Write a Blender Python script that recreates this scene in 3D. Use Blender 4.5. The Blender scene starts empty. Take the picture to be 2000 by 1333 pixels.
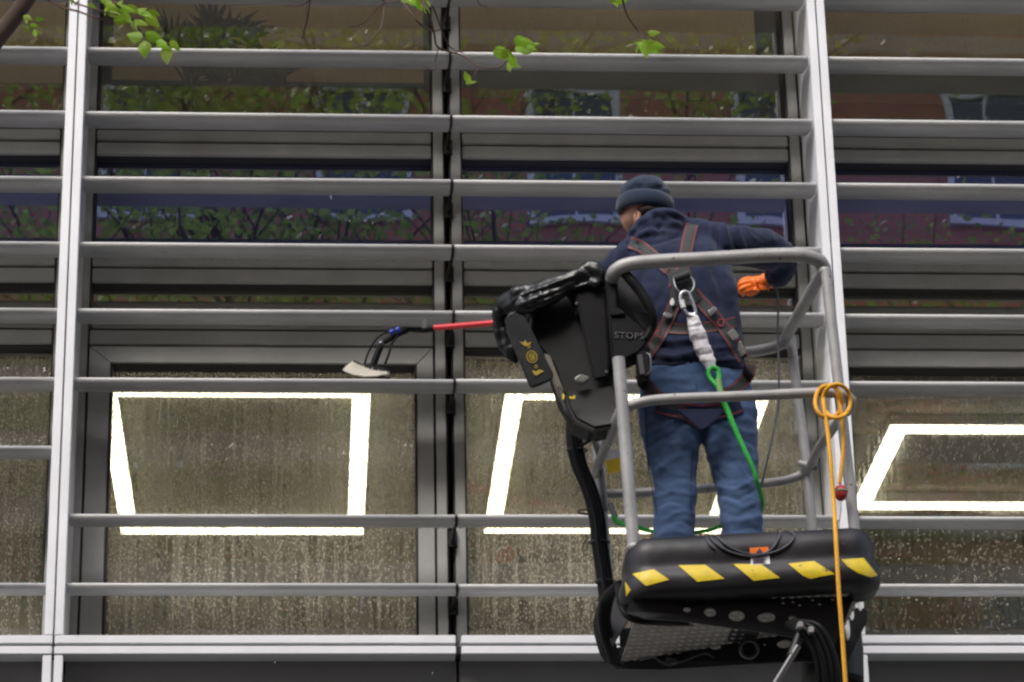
import bpy, bmesh, math, random
import numpy as np
from mathutils import Vector, Matrix, noise
from mathutils.bvhtree import BVHTree
random.seed(7)
sc = bpy.context.scene
C = sc.collection

# ------------------------------------------------------------------ camera, sky, sun, exposure
F = 6121.0                                            # focal length in photo pixels (2000 wide)
def _n(v):
    v = np.array(v, float); return v / np.linalg.norm(v)
Xc = _n((1, -0.0058, -0.063)); up = _n((-302, 14500, -6121))
Zc = _n(up - Xc * up.dot(Xc)); Yc = np.cross(Zc, Xc)
R = np.array([Xc, Yc, Zc])                            # camera -> world
CAM = np.array([0.0, -11.75, 1.65])
cd = bpy.data.cameras.new('camera'); cam = bpy.data.objects.new('camera', cd); C.objects.link(cam)
M4 = Matrix([list(R[i]) + [CAM[i]] for i in range(3)] + [[0, 0, 0, 1]])
cam.matrix_world = M4
cd.sensor_width = 36; cd.lens = F / 2000 * 36; cd.clip_end = 500; cd.clip_start = 0.1
sc.camera = cam
w = bpy.data.worlds.new('World'); sc.world = w; w.use_nodes = True
nt = w.node_tree; bg = nt.nodes['Background']
sky = nt.nodes.new('ShaderNodeTexSky'); sky.sky_type = 'NISHITA'; sky.sun_disc = False
sky.sun_elevation = math.radians(48); sky.sun_rotation = math.radians(205); sky.dust_density = 4; sky.air_density = 1.0
hs = nt.nodes.new('ShaderNodeHueSaturation'); hs.inputs['Saturation'].default_value = 0.6
nt.links.new(sky.outputs[0], hs.inputs['Color']); nt.links.new(hs.outputs[0], bg.inputs['Color'])
bg.inputs['Strength'].default_value = 0.15
sl = bpy.data.lights.new('sun', 'SUN'); sl.energy = 1.0; sl.angle = math.radians(25); sl.color = (1, .97, .92)
so = bpy.data.objects.new('sun', sl); C.objects.link(so)
so.rotation_euler = (math.radians(42), 0, math.radians(-25)); so.location = (0, -10, 30)
sc.view_settings.view_transform = 'Standard'; sc.view_settings.look = 'None'
sc.view_settings.gamma = 1; sc.view_settings.exposure = 0.88; sc.view_settings.use_curve_mapping = False
sc.render.engine = 'CYCLES'
sc.cycles.max_bounces = 8; sc.cycles.transparent_max_bounces = 16; sc.cycles.pixel_filter_type = 'BLACKMAN_HARRIS'
sc.cycles.filter_width = 2.4

def ray(px, py):
    d = np.array([(px - 1000) / F, -(py - 666.5) / F, -1.0]); d = R @ d
    return d
def P(px, py, y):
    d = ray(px, py); t = (y - CAM[1]) / d[1]; return Vector(CAM + d * t)
def PZ(px, py, z):
    d = ray(px, py); t = (z - CAM[2]) / d[2]; return Vector(CAM + d * t)
def proj(v):
    c = R.T @ (np.array(v) - CAM); return (1000 + F * c[0] / -c[2], 666.5 - F * c[1] / -c[2])
def projs(V):
    c = (V - CAM) @ R
    return np.stack([1000 + F * c[:, 0] / -c[:, 2], 666.5 - F * c[:, 1] / -c[:, 2]], 1)

# ------------------------------------------------------------------ materials
def mat(name, col, rough=.5, metal=0, var=0, vscale=8, bump=0, bscale=60, spec=.5, sheen=0, coat=0, stretch=None, spots=None):
    m = bpy.data.materials.new(name); m.use_nodes = True; t = m.node_tree; b = t.nodes['Principled BSDF']
    b.inputs['Base Color'].default_value = (*col, 1); b.inputs['Roughness'].default_value = rough
    b.inputs['Metallic'].default_value = metal; b.inputs['Specular IOR Level'].default_value = spec
    if sheen: b.inputs['Sheen Weight'].default_value = sheen
    if coat: b.inputs['Coat Weight'].default_value = coat; b.inputs['Coat Roughness'].default_value = .15
    tc = t.nodes.new('ShaderNodeTexCoord'); mp = t.nodes.new('ShaderNodeMapping')
    t.links.new(tc.outputs['Object'], mp.inputs[0])
    if stretch: mp.inputs['Scale'].default_value = stretch
    if var:
        n = t.nodes.new('ShaderNodeTexNoise'); n.inputs['Scale'].default_value = vscale; n.inputs['Detail'].default_value = 6
        n.inputs['Roughness'].default_value = .65
        t.links.new(mp.outputs[0], n.inputs['Vector'])
        r = t.nodes.new('ShaderNodeMapRange'); r.inputs['From Min'].default_value = .3; r.inputs['From Max'].default_value = .7
        r.inputs['To Min'].default_value = 1 - var; r.inputs['To Max'].default_value = 1 + var
        t.links.new(n.outputs['Fac'], r.inputs['Value'])
        h = t.nodes.new('ShaderNodeHueSaturation'); h.inputs['Color'].default_value = (*col, 1)
        t.links.new(r.outputs[0], h.inputs['Value']); t.links.new(h.outputs[0], b.inputs['Base Color'])
        r2 = t.nodes.new('ShaderNodeMapRange'); r2.inputs['To Min'].default_value = max(.05, rough - .12); r2.inputs['To Max'].default_value = min(1, rough + .15)
        t.links.new(n.outputs['Fac'], r2.inputs['Value']); t.links.new(r2.outputs[0], b.inputs['Roughness'])
    if spots:
        sc_, th, sn = spots; src = b.inputs['Base Color'].links[0].from_socket
        n3 = t.nodes.new('ShaderNodeTexNoise'); n3.inputs['Scale'].default_value = sn; n3.inputs['Detail'].default_value = 3; t.links.new(tc.outputs['Object'], n3.inputs['Vector'])
        r3 = t.nodes.new('ShaderNodeMapRange'); r3.inputs['From Min'].default_value = th; r3.inputs['From Max'].default_value = th + .03; t.links.new(n3.outputs['Fac'], r3.inputs['Value'])
        mx = t.nodes.new('ShaderNodeMixRGB'); mx.inputs[2].default_value = (*sc_, 1); t.links.new(r3.outputs[0], mx.inputs[0]); t.links.new(src, mx.inputs[1]); t.links.new(mx.outputs[0], b.inputs['Base Color'])
    if bump:
        n2 = t.nodes.new('ShaderNodeTexNoise'); n2.inputs['Scale'].default_value = bscale; n2.inputs['Detail'].default_value = 4
        t.links.new(mp.outputs[0], n2.inputs['Vector'])
        bp = t.nodes.new('ShaderNodeBump'); bp.inputs['Strength'].default_value = bump; bp.inputs['Distance'].default_value = .004
        t.links.new(n2.outputs['Fac'], bp.inputs['Height']); t.links.new(bp.outputs[0], b.inputs['Normal'])
    return m

ALU = mat('louvre_aluminium', (.41, .41, .41), .48, .12, .17, 3.5, .15, 40, stretch=(.6, 1, 3))
WHITE = mat('white_powder_coat', (.76, .77, .80), .42, 0, .06, 4)
GREY = mat('grey_frame', (.38, .38, .36), .5, .1, .12, 5, .1, 50)
BLACK = mat('black_gasket', (.026, .026, .027), .6)
DARKP = mat('dark_panel', (.27, .27, .27), .5, .1, .15, 1.5)
CONC = mat('render_wall', (.35, .34, .31), .85, 0, .2, 2)
CEIL = mat('ceiling_paint', (.42, .385, .32), .9, 0, .06, 2)
INWALL = mat('interior_wall', (.22, .20, .15), .9)
CARPET = mat('carpet', (.10, .10, .09), .95)
BLIND = mat('brown_blind_fabric', (.58, .47, .31), .9, 0, .08, 20)
TEAL = mat('dark_teal_fabric', (.06, .12, .12), .9, 0, .1, 10)
NAVY = mat('navy_backing', (.02, .03, .17), .8)
STEEL = mat('galvanised_rail', (.36, .355, .35), .48, .25, .18, 9, .15, 80, spots=((.16, .08, .06), .69, 42))
PLAS = mat('black_plastic', (.006, .006, .007), .48, 0, .2, 14, .1, 90, spec=.2)
RUBBER = mat('black_foam_bumper', (.014, .013, .016), .42, 0, .35, 7, .2, 30, spots=((.07, .068, .066), .71, 34))
VINYL = mat('black_vinyl_cover', (.010, .011, .013), .33, 0, .2, 20, .15, 25)
FRAMEB = mat('black_painted_steel', (.009, .009, .010), .42, .2, .2, 10)
PLATE = mat('chequer_plate', (.38, .35, .33), .55, .3, .2, 10)
YEL = mat('yellow_tape', (.72, .53, .02), .45, 0, .12, 25, spots=((.20, .16, .05), .68, 38))
ORANGE = mat('orange_glove', (.95, .19, .015), .5, 0, .08, 30, .25, 90)
ORL = mat('orange_label', (.9, .2, .02), .5)
WL = mat('white_label', (.7, .7, .72), .5)
INK = mat('label_ink', (.08, .05, .1), .6)
NAVYC = mat('navy_fleece', (.012, .018, .050), .8, 0, .15, 6, .35, 220, spec=.25, sheen=.12)
BEANIE = mat('charcoal_knit', (.013, .024, .050), .9, 0, .15, 10, .4, 240, spec=.25, sheen=.25)
DENIM = mat('blue_work_trousers', (.068, .118, .235), .85, 0, .07, 5, .3, 200, spec=.3, sheen=.1)
SKIN = mat('skin', (.50, .26, .17), .5, 0, .06, 20)
HAIR = mat('hair', (.05, .03, .02), .7)
STRAP = mat('grey_webbing', (.030, .030, .032), .7, 0, .1, 40)
REDS = mat('red_stitching', (.24, .02, .028), .6)
CHROME = mat('polished_metal', (.62, .62, .64), .22, .9, .08, 20)
DULLM = mat('dull_metal', (.15, .15, .165), .35, .8)
WWEB = mat('white_webbing', (.85, .83, .86), .8, 0, .08, 35, .6, 70)
GREEN = mat('green_rope', (.03, .42, .06), .6, 0, .25, 120, .4, 300)
YROPE = mat('yellow_rope', (.78, .38, .02), .6, 0, .15, 90, .3, 260)
REDP = mat('red_pole', (.62, .035, .045), .35, 0, .08, 10)
REDB = mat('red_ball', (.42, .03, .03), .5, 0, .1, 20)
CABLE = mat('grey_cable', (.05, .055, .07), .5)
BLUE = mat('blue_clip', (.03, .06, .45), .4)
BRIST = mat('cream_bristles', (.74, .69, .60), .9, 0, .18, 60, .7, 200, stretch=(6, 6, 1))
BARK = mat('bark', (.10, .065, .05), .9, 0, .35, 12, .8, 30)
TWIG = mat('twig', (.13, .07, .05), .8)
CLAYP = mat('clay_pot', (.09, .06, .045), .8)
ASPH = mat('asphalt', (.05, .05, .05), .9, 0, .2, 3, .5, 60)
PAVE = mat('paving', (.13, .125, .115), .85, 0, .15, 3)
STONE = mat('white_window_paint', (.78, .78, .80), .6)
ROOFM = mat('slate', (.09, .09, .10), .7)
DGLASS = mat('far_window_glass', (.05, .07, .10), .08, 0, spec=.8)
TYRE = mat('tyre', (.02, .02, .02), .8)
GREENP = mat('green_machine_paint', (.10, .35, .08), .4)

def leafmat(name, col, tr=.5):
    m = bpy.data.materials.new(name); m.use_nodes = True; t = m.node_tree; t.nodes.clear()
    o = t.nodes.new('ShaderNodeOutputMaterial'); d = t.nodes.new('ShaderNodeBsdfPrincipled'); s = t.nodes.new('ShaderNodeBsdfTranslucent')
    mx = t.nodes.new('ShaderNodeMixShader'); mx.inputs[0].default_value = tr
    n = t.nodes.new('ShaderNodeTexNoise'); n.inputs['Scale'].default_value = 9 if tr > .45 else 2.2; n.inputs['Detail'].default_value = 4
    tc = t.nodes.new('ShaderNodeTexCoord'); t.links.new(tc.outputs['Object'], n.inputs['Vector'])
    h = t.nodes.new('ShaderNodeHueSaturation'); h.inputs['Color'].default_value = (*col, 1)
    r = t.nodes.new('ShaderNodeMapRange'); r.inputs['From Min'].default_value = .3; r.inputs['From Max'].default_value = .7; r.inputs['To Min'].default_value = .7; r.inputs['To Max'].default_value = 1.35
    oi = t.nodes.new('ShaderNodeObjectInfo'); r2 = t.nodes.new('ShaderNodeMapRange'); r2.inputs['To Min'].default_value = .72; r2.inputs['To Max'].default_value = 1.2; t.links.new(oi.outputs['Random'], r2.inputs['Value'])
    mm = t.nodes.new('ShaderNodeMath'); mm.operation = 'MULTIPLY'; t.links.new(r.outputs[0], mm.inputs[0]); t.links.new(r2.outputs[0], mm.inputs[1])
    r4 = t.nodes.new('ShaderNodeMapRange'); r4.inputs['To Min'].default_value = .485; r4.inputs['To Max'].default_value = .515; t.links.new(oi.outputs['Random'], r4.inputs['Value']); t.links.new(r4.outputs[0], h.inputs['Hue'])
    t.links.new(n.outputs['Fac'], r.inputs['Value']); t.links.new(mm.outputs[0], h.inputs['Value'])
    t.links.new(h.outputs[0], d.inputs['Base Color']); t.links.new(h.outputs[0], s.inputs['Color']); d.inputs['Roughness'].default_value = .45
    t.links.new(d.outputs[0], mx.inputs[1]); t.links.new(s.outputs[0], mx.inputs[2]); t.links.new(mx.outputs[0], o.inputs['Surface'])
    return m
LEAF = leafmat('young_leaf', (.42, .66, .05), .5)
LEAFD = leafmat('crown_leaf', (.27, .38, .09), .4)
PALM = leafmat('palm_leaf', (.012, .026, .012), .15)

def emis(name, col, s):
    m = bpy.data.materials.new(name); m.use_nodes = True; t = m.node_tree; t.nodes.clear()
    o = t.nodes.new('ShaderNodeOutputMaterial'); e = t.nodes.new('ShaderNodeEmission'); e.inputs[0].default_value = (*col, 1); e.inputs[1].default_value = s
    t.links.new(e.outputs[0], o.inputs['Surface']); return m
LED = emis('led_diffuser', (1, .97, .90), 14)

def brickmat():
    m = bpy.data.materials.new('red_brick'); m.use_nodes = True; t = m.node_tree; b = t.nodes['Principled BSDF']
    tc = t.nodes.new('ShaderNodeTexCoord'); sp = t.nodes.new('ShaderNodeSeparateXYZ'); cb = t.nodes.new('ShaderNodeCombineXYZ')
    t.links.new(tc.outputs['Object'], sp.inputs[0]); t.links.new(sp.outputs[0], cb.inputs[0]); t.links.new(sp.outputs[2], cb.inputs[1])
    br = t.nodes.new('ShaderNodeTexBrick'); br.inputs['Scale'].default_value = 1
    br.inputs['Brick Width'].default_value = .225; br.inputs['Row Height'].default_value = .075; br.inputs['Mortar Size'].default_value = .010
    br.inputs['Color1'].default_value = (.60, .21, .13, 1); br.inputs['Color2'].default_value = (.48, .16, .11, 1); br.inputs['Mortar'].default_value = (.35, .28, .22, 1)
    t.links.new(cb.outputs[0], br.inputs['Vector']); t.links.new(br.outputs['Color'], b.inputs['Base Color'])
    b.inputs['Roughness'].default_value = .85
    bp = t.nodes.new('ShaderNodeBump'); bp.inputs['Distance'].default_value = -.01; t.links.new(br.outputs['Fac'], bp.inputs['Height']); t.links.new(bp.outputs[0], b.inputs['Normal'])
    return m
BRICK = brickmat()

def glass(name, tint, refl, cover, haze, film=0.0, sx=95, sz=42, streak=.5, bd=.0011, gc=(.95, .95, .95)):
    """coated pane: transmits with a tint, mirrors a share of the light; water drops sit on it as bumps and scatter a little"""
    m = bpy.data.materials.new(name); m.use_nodes = True; t = m.node_tree; t.nodes.clear(); N = t.nodes.new; L = t.links.new
    o = N('ShaderNodeOutputMaterial'); tc = N('ShaderNodeTexCoord')
    warp = N('ShaderNodeTexNoise'); warp.inputs['Scale'].default_value = 14; warp.inputs['Detail'].default_value = 2
    L(tc.outputs['Object'], warp.inputs['Vector'])
    wm = N('ShaderNodeVectorMath'); wm.operation = 'MULTIPLY_ADD'; wm.inputs[1].default_value = (.014, 0, .02)
    L(warp.outputs['Color'], wm.inputs[0]); L(tc.outputs['Object'], wm.inputs[2])
    mp = N('ShaderNodeMapping'); mp.inputs['Scale'].default_value = (sx, 1, sz); L(wm.outputs[0], mp.inputs[0])
    vo = N('ShaderNodeTexVoronoi'); vo.inputs['Scale'].default_value = 1; L(mp.outputs[0], vo.inputs['Vector'])
    # each cell: drop or no drop
    se = N('ShaderNodeSeparateColor'); L(vo.outputs['Color'], se.inputs[0])
    cn = N('ShaderNodeTexNoise'); cn.inputs['Scale'].default_value = 2.2; cn.inputs['Detail'].default_value = 5
    mp2 = N('ShaderNodeMapping'); mp2.inputs['Scale'].default_value = (3.5, 1, 1.1); L(tc.outputs['Object'], mp2.inputs[0]); L(mp2.outputs[0], cn.inputs['Vector'])
    cr = N('ShaderNodeMapRange'); cr.inputs['From Min'].default_value = .36; cr.inputs['From Max'].default_value = .64
    cr.inputs['To Min'].default_value = cover * .3; cr.inputs['To Max'].default_value = min(1, cover * 1.5); L(cn.outputs['Fac'], cr.inputs['Value'])
    lt = N('ShaderNodeMath'); lt.operation = 'LESS_THAN'; L(se.outputs[0], lt.inputs[0]); L(cr.outputs[0], lt.inputs[1])
    dr = N('ShaderNodeMapRange'); dr.inputs['From Min'].default_value = .12; dr.inputs['From Max'].default_value = .5; dr.inputs['To Min'].default_value = 1; dr.inputs['To Max'].default_value = 0
    L(vo.outputs['Distance'], dr.inputs['Value'])
    drop = N('ShaderNodeMath'); drop.operation = 'MULTIPLY'; L(dr.outputs[0], drop.inputs[0]); L(lt.outputs[0], drop.inputs[1])
    # runs of water
    mp3 = N('ShaderNodeMapping'); mp3.inputs['Scale'].default_value = (60, 1, 2.0); L(wm.outputs[0], mp3.inputs[0])
    st = N('ShaderNodeTexNoise'); st.inputs['Scale'].default_value = 1; st.inputs['Detail'].default_value = 4; L(mp3.outputs[0], st.inputs['Vector'])
    sr = N('ShaderNodeMapRange'); sr.inputs['From Min'].default_value = .42; sr.inputs['From Max'].default_value = .75; L(st.outputs['Fac'], sr.inputs['Value'])
    sm = N('ShaderNodeMath'); sm.operation = 'MULTIPLY'; sm.inputs[1].default_value = streak * min(1, cover * 1.4); L(sr.outputs[0], sm.inputs[0])
    hgt = N('ShaderNodeMath'); hgt.operation = 'ADD'; L(drop.outputs[0], hgt.inputs[0]); L(sm.outputs[0], hgt.inputs[1])
    bp = N('ShaderNodeBump'); bp.inputs['Strength'].default_value = 1; bp.inputs['Distance'].default_value = bd; L(hgt.outputs[0], bp.inputs['Height'])
    wv = N('ShaderNodeTexNoise'); wv.inputs['Scale'].default_value = 2.6; wv.inputs['Detail'].default_value = 1; L(tc.outputs['Object'], wv.inputs['Vector'])
    b0 = N('ShaderNodeBump'); b0.inputs['Strength'].default_value = 1; b0.inputs['Distance'].default_value = .0005; L(wv.outputs['Fac'], b0.inputs['Height']); L(b0.outputs[0], bp.inputs['Normal'])
    gl = N('ShaderNodeBsdfGlossy'); gl.inputs['Roughness'].default_value = .012; L(bp.outputs[0], gl.inputs['Normal']); gl.inputs['Color'].default_value = (*gc, 1)
    tr = N('ShaderNodeBsdfTransparent'); tr.inputs[0].default_value = (*tint, 1)
    fac = N('ShaderNodeMath'); fac.operation = 'MULTIPLY_ADD'; fac.inputs[1].default_value = .07; fac.inputs[2].default_value = refl; L(hgt.outputs[0], fac.inputs[0]); fac.use_clamp = True
    mx = N('ShaderNodeMixShader'); L(fac.outputs[0], mx.inputs[0]); L(tr.outputs[0], mx.inputs[1]); L(gl.outputs[0], mx.inputs[2])
    df = N('ShaderNodeBsdfDiffuse'); df.inputs[0].default_value = (.77, .71, .58, 1)
    tl = N('ShaderNodeBsdfTranslucent'); tl.inputs[0].default_value = (.76, .71, .61, 1); dm = N('ShaderNodeMixShader'); dm.inputs[0].default_value = .4
    L(df.outputs[0], dm.inputs[1]); L(tl.outputs[0], dm.inputs[2])
    hz = N('ShaderNodeMath'); hz.operation = 'MULTIPLY_ADD'; hz.inputs[1].default_value = haze; hz.inputs[2].default_value = film; L(hgt.outputs[0], hz.inputs[0]); hz.use_clamp = True
    m2 = N('ShaderNodeMixShader'); L(hz.outputs[0], m2.inputs[0]); L(mx.outputs[0], m2.inputs[1]); L(dm.outputs[0], m2.inputs[2])
    L(m2.outputs[0], o.inputs['Surface']); return m
G_UP = glass('upper_pane_glass', (.88, .85, .76), .19, .12, .35, .02, 190, 110, .05, .0003)
G_SP = glass('blue_spandrel_glass', (.6, .65, .95), .34, .03, .2, .004, 190, 110, .05, .0002, (.78, .80, 1))
G_MID = glass('middle_pane_glass', (.5, .5, .42), .42, .05, .2, .02, 190, 110, .05, .0002)
G_LOW = glass('rain_beaded_glass', (.66, .64, .54), .36, .95, .55, .10, 185, 75, .6, .0007)
G_RIGHT = glass('beaded_side_glass', (.62, .60, .52), .38, .34, .40, .01, 150, 80, .3, .0005)
GB = glass('plain_glass', (.8, .8, .8), .2, 0, 0)

# ------------------------------------------------------------------ object helpers
def root(name, loc, label, cat, group=None):
    o = bpy.data.objects.new(name, None); C.objects.link(o); o.location = loc; o.empty_display_size = .2
    o['label'] = label; o['category'] = cat
    if group: o['group'] = group
    return o
def wloc(o):
    v = Vector((0, 0, 0))
    while o: v += o.location; o = o.parent
    return v
def link(me, name, mats, parent=None, smooth=False, label=None, auto=None):
    if not isinstance(mats, (list, tuple)): mats = [mats]
    me.name = name
    for m in mats: me.materials.append(m)
    o = bpy.data.objects.new(name, me); C.objects.link(o)
    if parent:
        o.parent = parent; off = wloc(parent); me.transform(Matrix.Translation(-off))
    else:
        vs = [v.co for v in me.vertices]; lo = [min(v[i] for v in vs) for i in range(3)]; hi = [max(v[i] for v in vs) for i in range(3)]
        b = Vector(((lo[0] + hi[0]) / 2, (lo[1] + hi[1]) / 2, lo[2])); me.transform(Matrix.Translation(-b)); o.location = b
    if smooth:
        me.polygons.foreach_set('use_smooth', [True] * len(me.polygons))
        if auto is not None:
            try: me.set_sharp_from_angle(angle=math.radians(auto))
            except Exception: pass
    me.update()
    if label: o['label'] = label
    return o
class MB:
    def __init__(s): s.v = []; s.f = []; s.m = []
    def add(s, v, f, mi=0):
        b = len(s.v); s.v += [tuple(p) for p in v]; s.f += [tuple(i + b for i in q) for q in f]; s.m += [mi] * len(f); return s
    def box(s, x0, x1, y0, y1, z0, z1, mi=0):
        v = [(x, y, z) for z in (z0, z1) for y in (y0, y1) for x in (x0, x1)]
        return s.add(v, [(0, 2, 3, 1), (4, 5, 7, 6), (0, 1, 5, 4), (2, 6, 7, 3), (0, 4, 6, 2), (1, 3, 7, 5)], mi)
    def mesh(s):
        me = bpy.data.meshes.new('m'); me.from_pydata(s.v, [], s.f); me.polygons.foreach_set('material_index', s.m)
        bm = bmesh.new(); bm.from_mesh(me); bmesh.ops.recalc_face_normals(bm, faces=bm.faces); bm.to_mesh(me); bm.free()
        me.update(); return me
    def build(s, name, mats, parent=None, smooth=False, bevel=0, label=None, auto=40):
        me = s.mesh()
        if bevel:
            bm = bmesh.new(); bm.from_mesh(me)
            bmesh.ops.bevel(bm, geom=[e for e in bm.edges if e.calc_face_angle(0) > .6], offset=bevel, segments=2, affect='EDGES', clamp_overlap=True)
            bm.to_mesh(me); bm.free(); smooth = True
        return link(me, name, mats, parent, smooth, label, auto)
def crom(pts, n=8):
    pts = [np.array(p, float) for p in pts]
    if len(pts) < 3:
        return [pts[0] + (pts[1] - pts[0]) * i / n for i in range(n + 1)]
    e = [2 * pts[0] - pts[1]] + pts + [2 * pts[-1] - pts[-2]]; out = []
    for i in range(1, len(e) - 2):
        for k in range(n):
            t = k / n; a, b, c, d = e[i - 1:i + 3]
            out.append(.5 * (2 * b + (c - a) * t + (2 * a - 5 * b + 4 * c - d) * t * t + (3 * b - a - 3 * c + d) * t ** 3))
    out.append(e[-2]); return out
def tube(mb, pts, r, seg=12, n=8, smooth=True, mi=0, taper=None, flat=1):
    if smooth: pts = crom(pts, n)
    pts = [Vector(p) for p in pts]; N = len(pts); t0 = (pts[1] - pts[0]).normalized()
    u = t0.orthogonal().normalized(); V = []
    for i, p in enumerate(pts):
        t = (pts[min(i + 1, N - 1)] - pts[max(i - 1, 0)]).normalized()
        u = (u - t * u.dot(t)).normalized(); w2 = t.cross(u)
        f = i / (N - 1); rr = r if not isinstance(r, (list, tuple)) else np.interp(f, np.linspace(0, 1, len(r)), r)
        for k in range(seg):
            a = 2 * math.pi * k / seg; V.append(p + u * math.cos(a) * rr + w2 * math.sin(a) * rr * flat)
    Fc = []
    for i in range(N - 1):
        for k in range(seg):
            a = i * seg + k; b = i * seg + (k + 1) % seg; Fc.append((a, b, b + seg, a + seg))
    Fc.append(tuple(range(seg - 1, -1, -1))); Fc.append(tuple((N - 1) * seg + k for k in range(seg)))
    mb.add(V, Fc, mi); return mb
def T(name, pts, r, m, parent=None, seg=12, n=8, smooth=True, label=None, flat=1):
    return tube(MB(), pts, r, seg, n, smooth, flat=flat).build(name, m, parent, True, label=label, auto=60)
def PP(lst):                                            # list of (px, py, y) -> world points
    return [P(*p) for p in lst]
def loft(mb, rings, caps=True):
    n = len(rings[0]); V = [p for r in rings for p in r]; Fc = []
    for i in range(len(rings) - 1):
        for k in range(n):
            a = i * n + k; b = i * n + (k + 1) % n; Fc.append((a, b, b + n, a + n))
    if caps: Fc.append(tuple(range(n - 1, -1, -1))); Fc.append(tuple((len(rings) - 1) * n + k for k in range(n)))
    return mb.add(V, Fc)
def ell(c, a, b, n=28, e=2.3, ux=(1, 0, 0), uy=(0, 1, 0)):
    c = Vector(c); ux = Vector(ux); uy = Vector(uy); out = []
    for k in range(n):
        t = 2 * math.pi * k / n; co, si = math.cos(t), math.sin(t)
        out.append(c + ux * (a * math.copysign(abs(co) ** (2 / e), co)) + uy * (b * math.copysign(abs(si) ** (2 / e), si)))
    return out
def sphere(mb, c, rx, ry, rz, seg=20, rings=14):
    rs = []
    for i in range(1, rings):
        ph = math.pi * i / rings; rs.append(ell((c[0], c[1], c[2] - rz * math.cos(ph)), rx * math.sin(ph), ry * math.sin(ph), seg, 2))
    return loft(mb, rs)
def remesh(mb, vox, smooth_it=4):
    me = mb.mesh(); o = bpy.data.objects.new('t', me); C.objects.link(o)
    md = o.modifiers.new('r', 'REMESH'); md.mode = 'VOXEL'; md.voxel_size = vox
    s = o.modifiers.new('s', 'SMOOTH'); s.iterations = smooth_it; s.factor = .5
    dg = bpy.context.evaluated_depsgraph_get(); m2 = bpy.data.meshes.new_from_object(o.evaluated_get(dg))
    bpy.data.objects.remove(o); return m2
def curve2mesh(splines, extrude, bevel=0):
    cu = bpy.data.curves.new('c', 'CURVE'); cu.dimensions = '2D'; cu.fill_mode = 'BOTH'; cu.extrude = extrude
    for s in splines:
        sp = cu.splines.new('POLY'); sp.points.add(len(s) - 1)
        for i, p in enumerate(s): sp.points[i].co = (p[0], p[1], 0, 1)
        sp.use_cyclic_u = True
    o = bpy.data.objects.new('t', cu); C.objects.link(o); dg = bpy.context.evaluated_depsgraph_get()
    me = bpy.data.meshes.new_from_object(o.evaluated_get(dg)); bpy.data.objects.remove(o); return me
def pxplate(name, splines, yfun, thick, m, parent, bevel=0, smooth=False, label=None):
    """flat plate cut to outline splines (photo pixels), standing at depth yfun(px, py), with real thickness"""
    me = curve2mesh([[(x / 100, -y / 100) for x, y in s] for s in splines], .5)
    for v in me.vertices:
        x, y, z = v.co * 1; px, py = x * 100, -y * 100
        yy = yfun(px, py) if callable(yfun) else yfun
        v.co = P(px, py, yy); v.co.y += (z + .5) * thick
    bm = bmesh.new(); bm.from_mesh(me); bmesh.ops.remove_doubles(bm, verts=bm.verts, dist=1e-5); bmesh.ops.recalc_face_normals(bm, faces=bm.faces)
    if bevel:
        bmesh.ops.dissolve_limit(bm, angle_limit=.02, verts=bm.verts, edges=bm.edges)
        bmesh.ops.bevel(bm, geom=[e for e in bm.edges if len(e.link_faces) == 2 and e.calc_face_angle(0) > .7], offset=bevel, segments=3, affect='EDGES', clamp_overlap=True); smooth = True
    bm.to_mesh(me); bm.free()
    return link(me, name, m, parent, smooth, label, 35)
def circ(cx, cy, rx, ry=None, n=16, rot=0):
    ry = ry or rx; r = math.radians(rot)
    return [(cx + rx * math.cos(a) * math.cos(r) - ry * math.sin(a) * math.sin(r), cy + rx * math.cos(a) * math.sin(r) + ry * math.sin(a) * math.cos(r)) for a in [2 * math.pi * k / n for k in range(n)]]
def seg_gauss(pts, a, b, wd):
    a = np.array(a, float); b = np.array(b, float); d = b - a; L2 = d.dot(d) + 1e-9
    t = np.clip(((pts - a) @ d) / L2, 0, 1); q = a + t[:, None] * d; r = np.linalg.norm(pts - q, axis=1)
    return np.exp(-(r / wd) ** 2) * (1 - .6 * np.abs(2 * t - 1) ** 3)
def sculpt(me, folds, nz=0.0, nscale=6, stretch=(1, 1, 1), seed=0, maxface=.15):
    n = len(me.vertices); V = np.empty(n * 3); me.vertices.foreach_get('co', V); V = V.reshape(-1, 3)
    Nn = np.empty(n * 3); me.vertices.foreach_get('normal', Nn); Nn = Nn.reshape(-1, 3)
    d = V - CAM; d /= np.linalg.norm(d, axis=1)[:, None]; facing = np.clip(-(d * Nn).sum(1) * 3 + maxface, 0, 1)
    px = projs(V); off = np.zeros(n)
    for pl, wd, amp in folds:
        for a, b in zip(pl[:-1], pl[1:]): off += seg_gauss(px, a, b, wd) * amp
    off *= facing
    if nz:
        off += np.array([noise.fractal(Vector((v[0] * nscale * stretch[0] + seed, v[1] * nscale * stretch[1], v[2] * nscale * stretch[2])), 1.0, 2.0, 3) for v in V]) * nz
    V += Nn * off[:, None]; me.vertices.foreach_set('co', V.ravel()); me.update()
def bvh_of(me):
    return BVHTree.FromPolygons([v.co.copy() for v in me.vertices], [tuple(p.vertices) for p in me.polygons])
def hit(bv, px, py, fallback):
    d = Vector(ray(px, py)).normalized(); r = bv.ray_cast(Vector(CAM), d)
    if r[0] is None: return P(px, py, fallback), -d
    return r[0], r[1]
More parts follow.
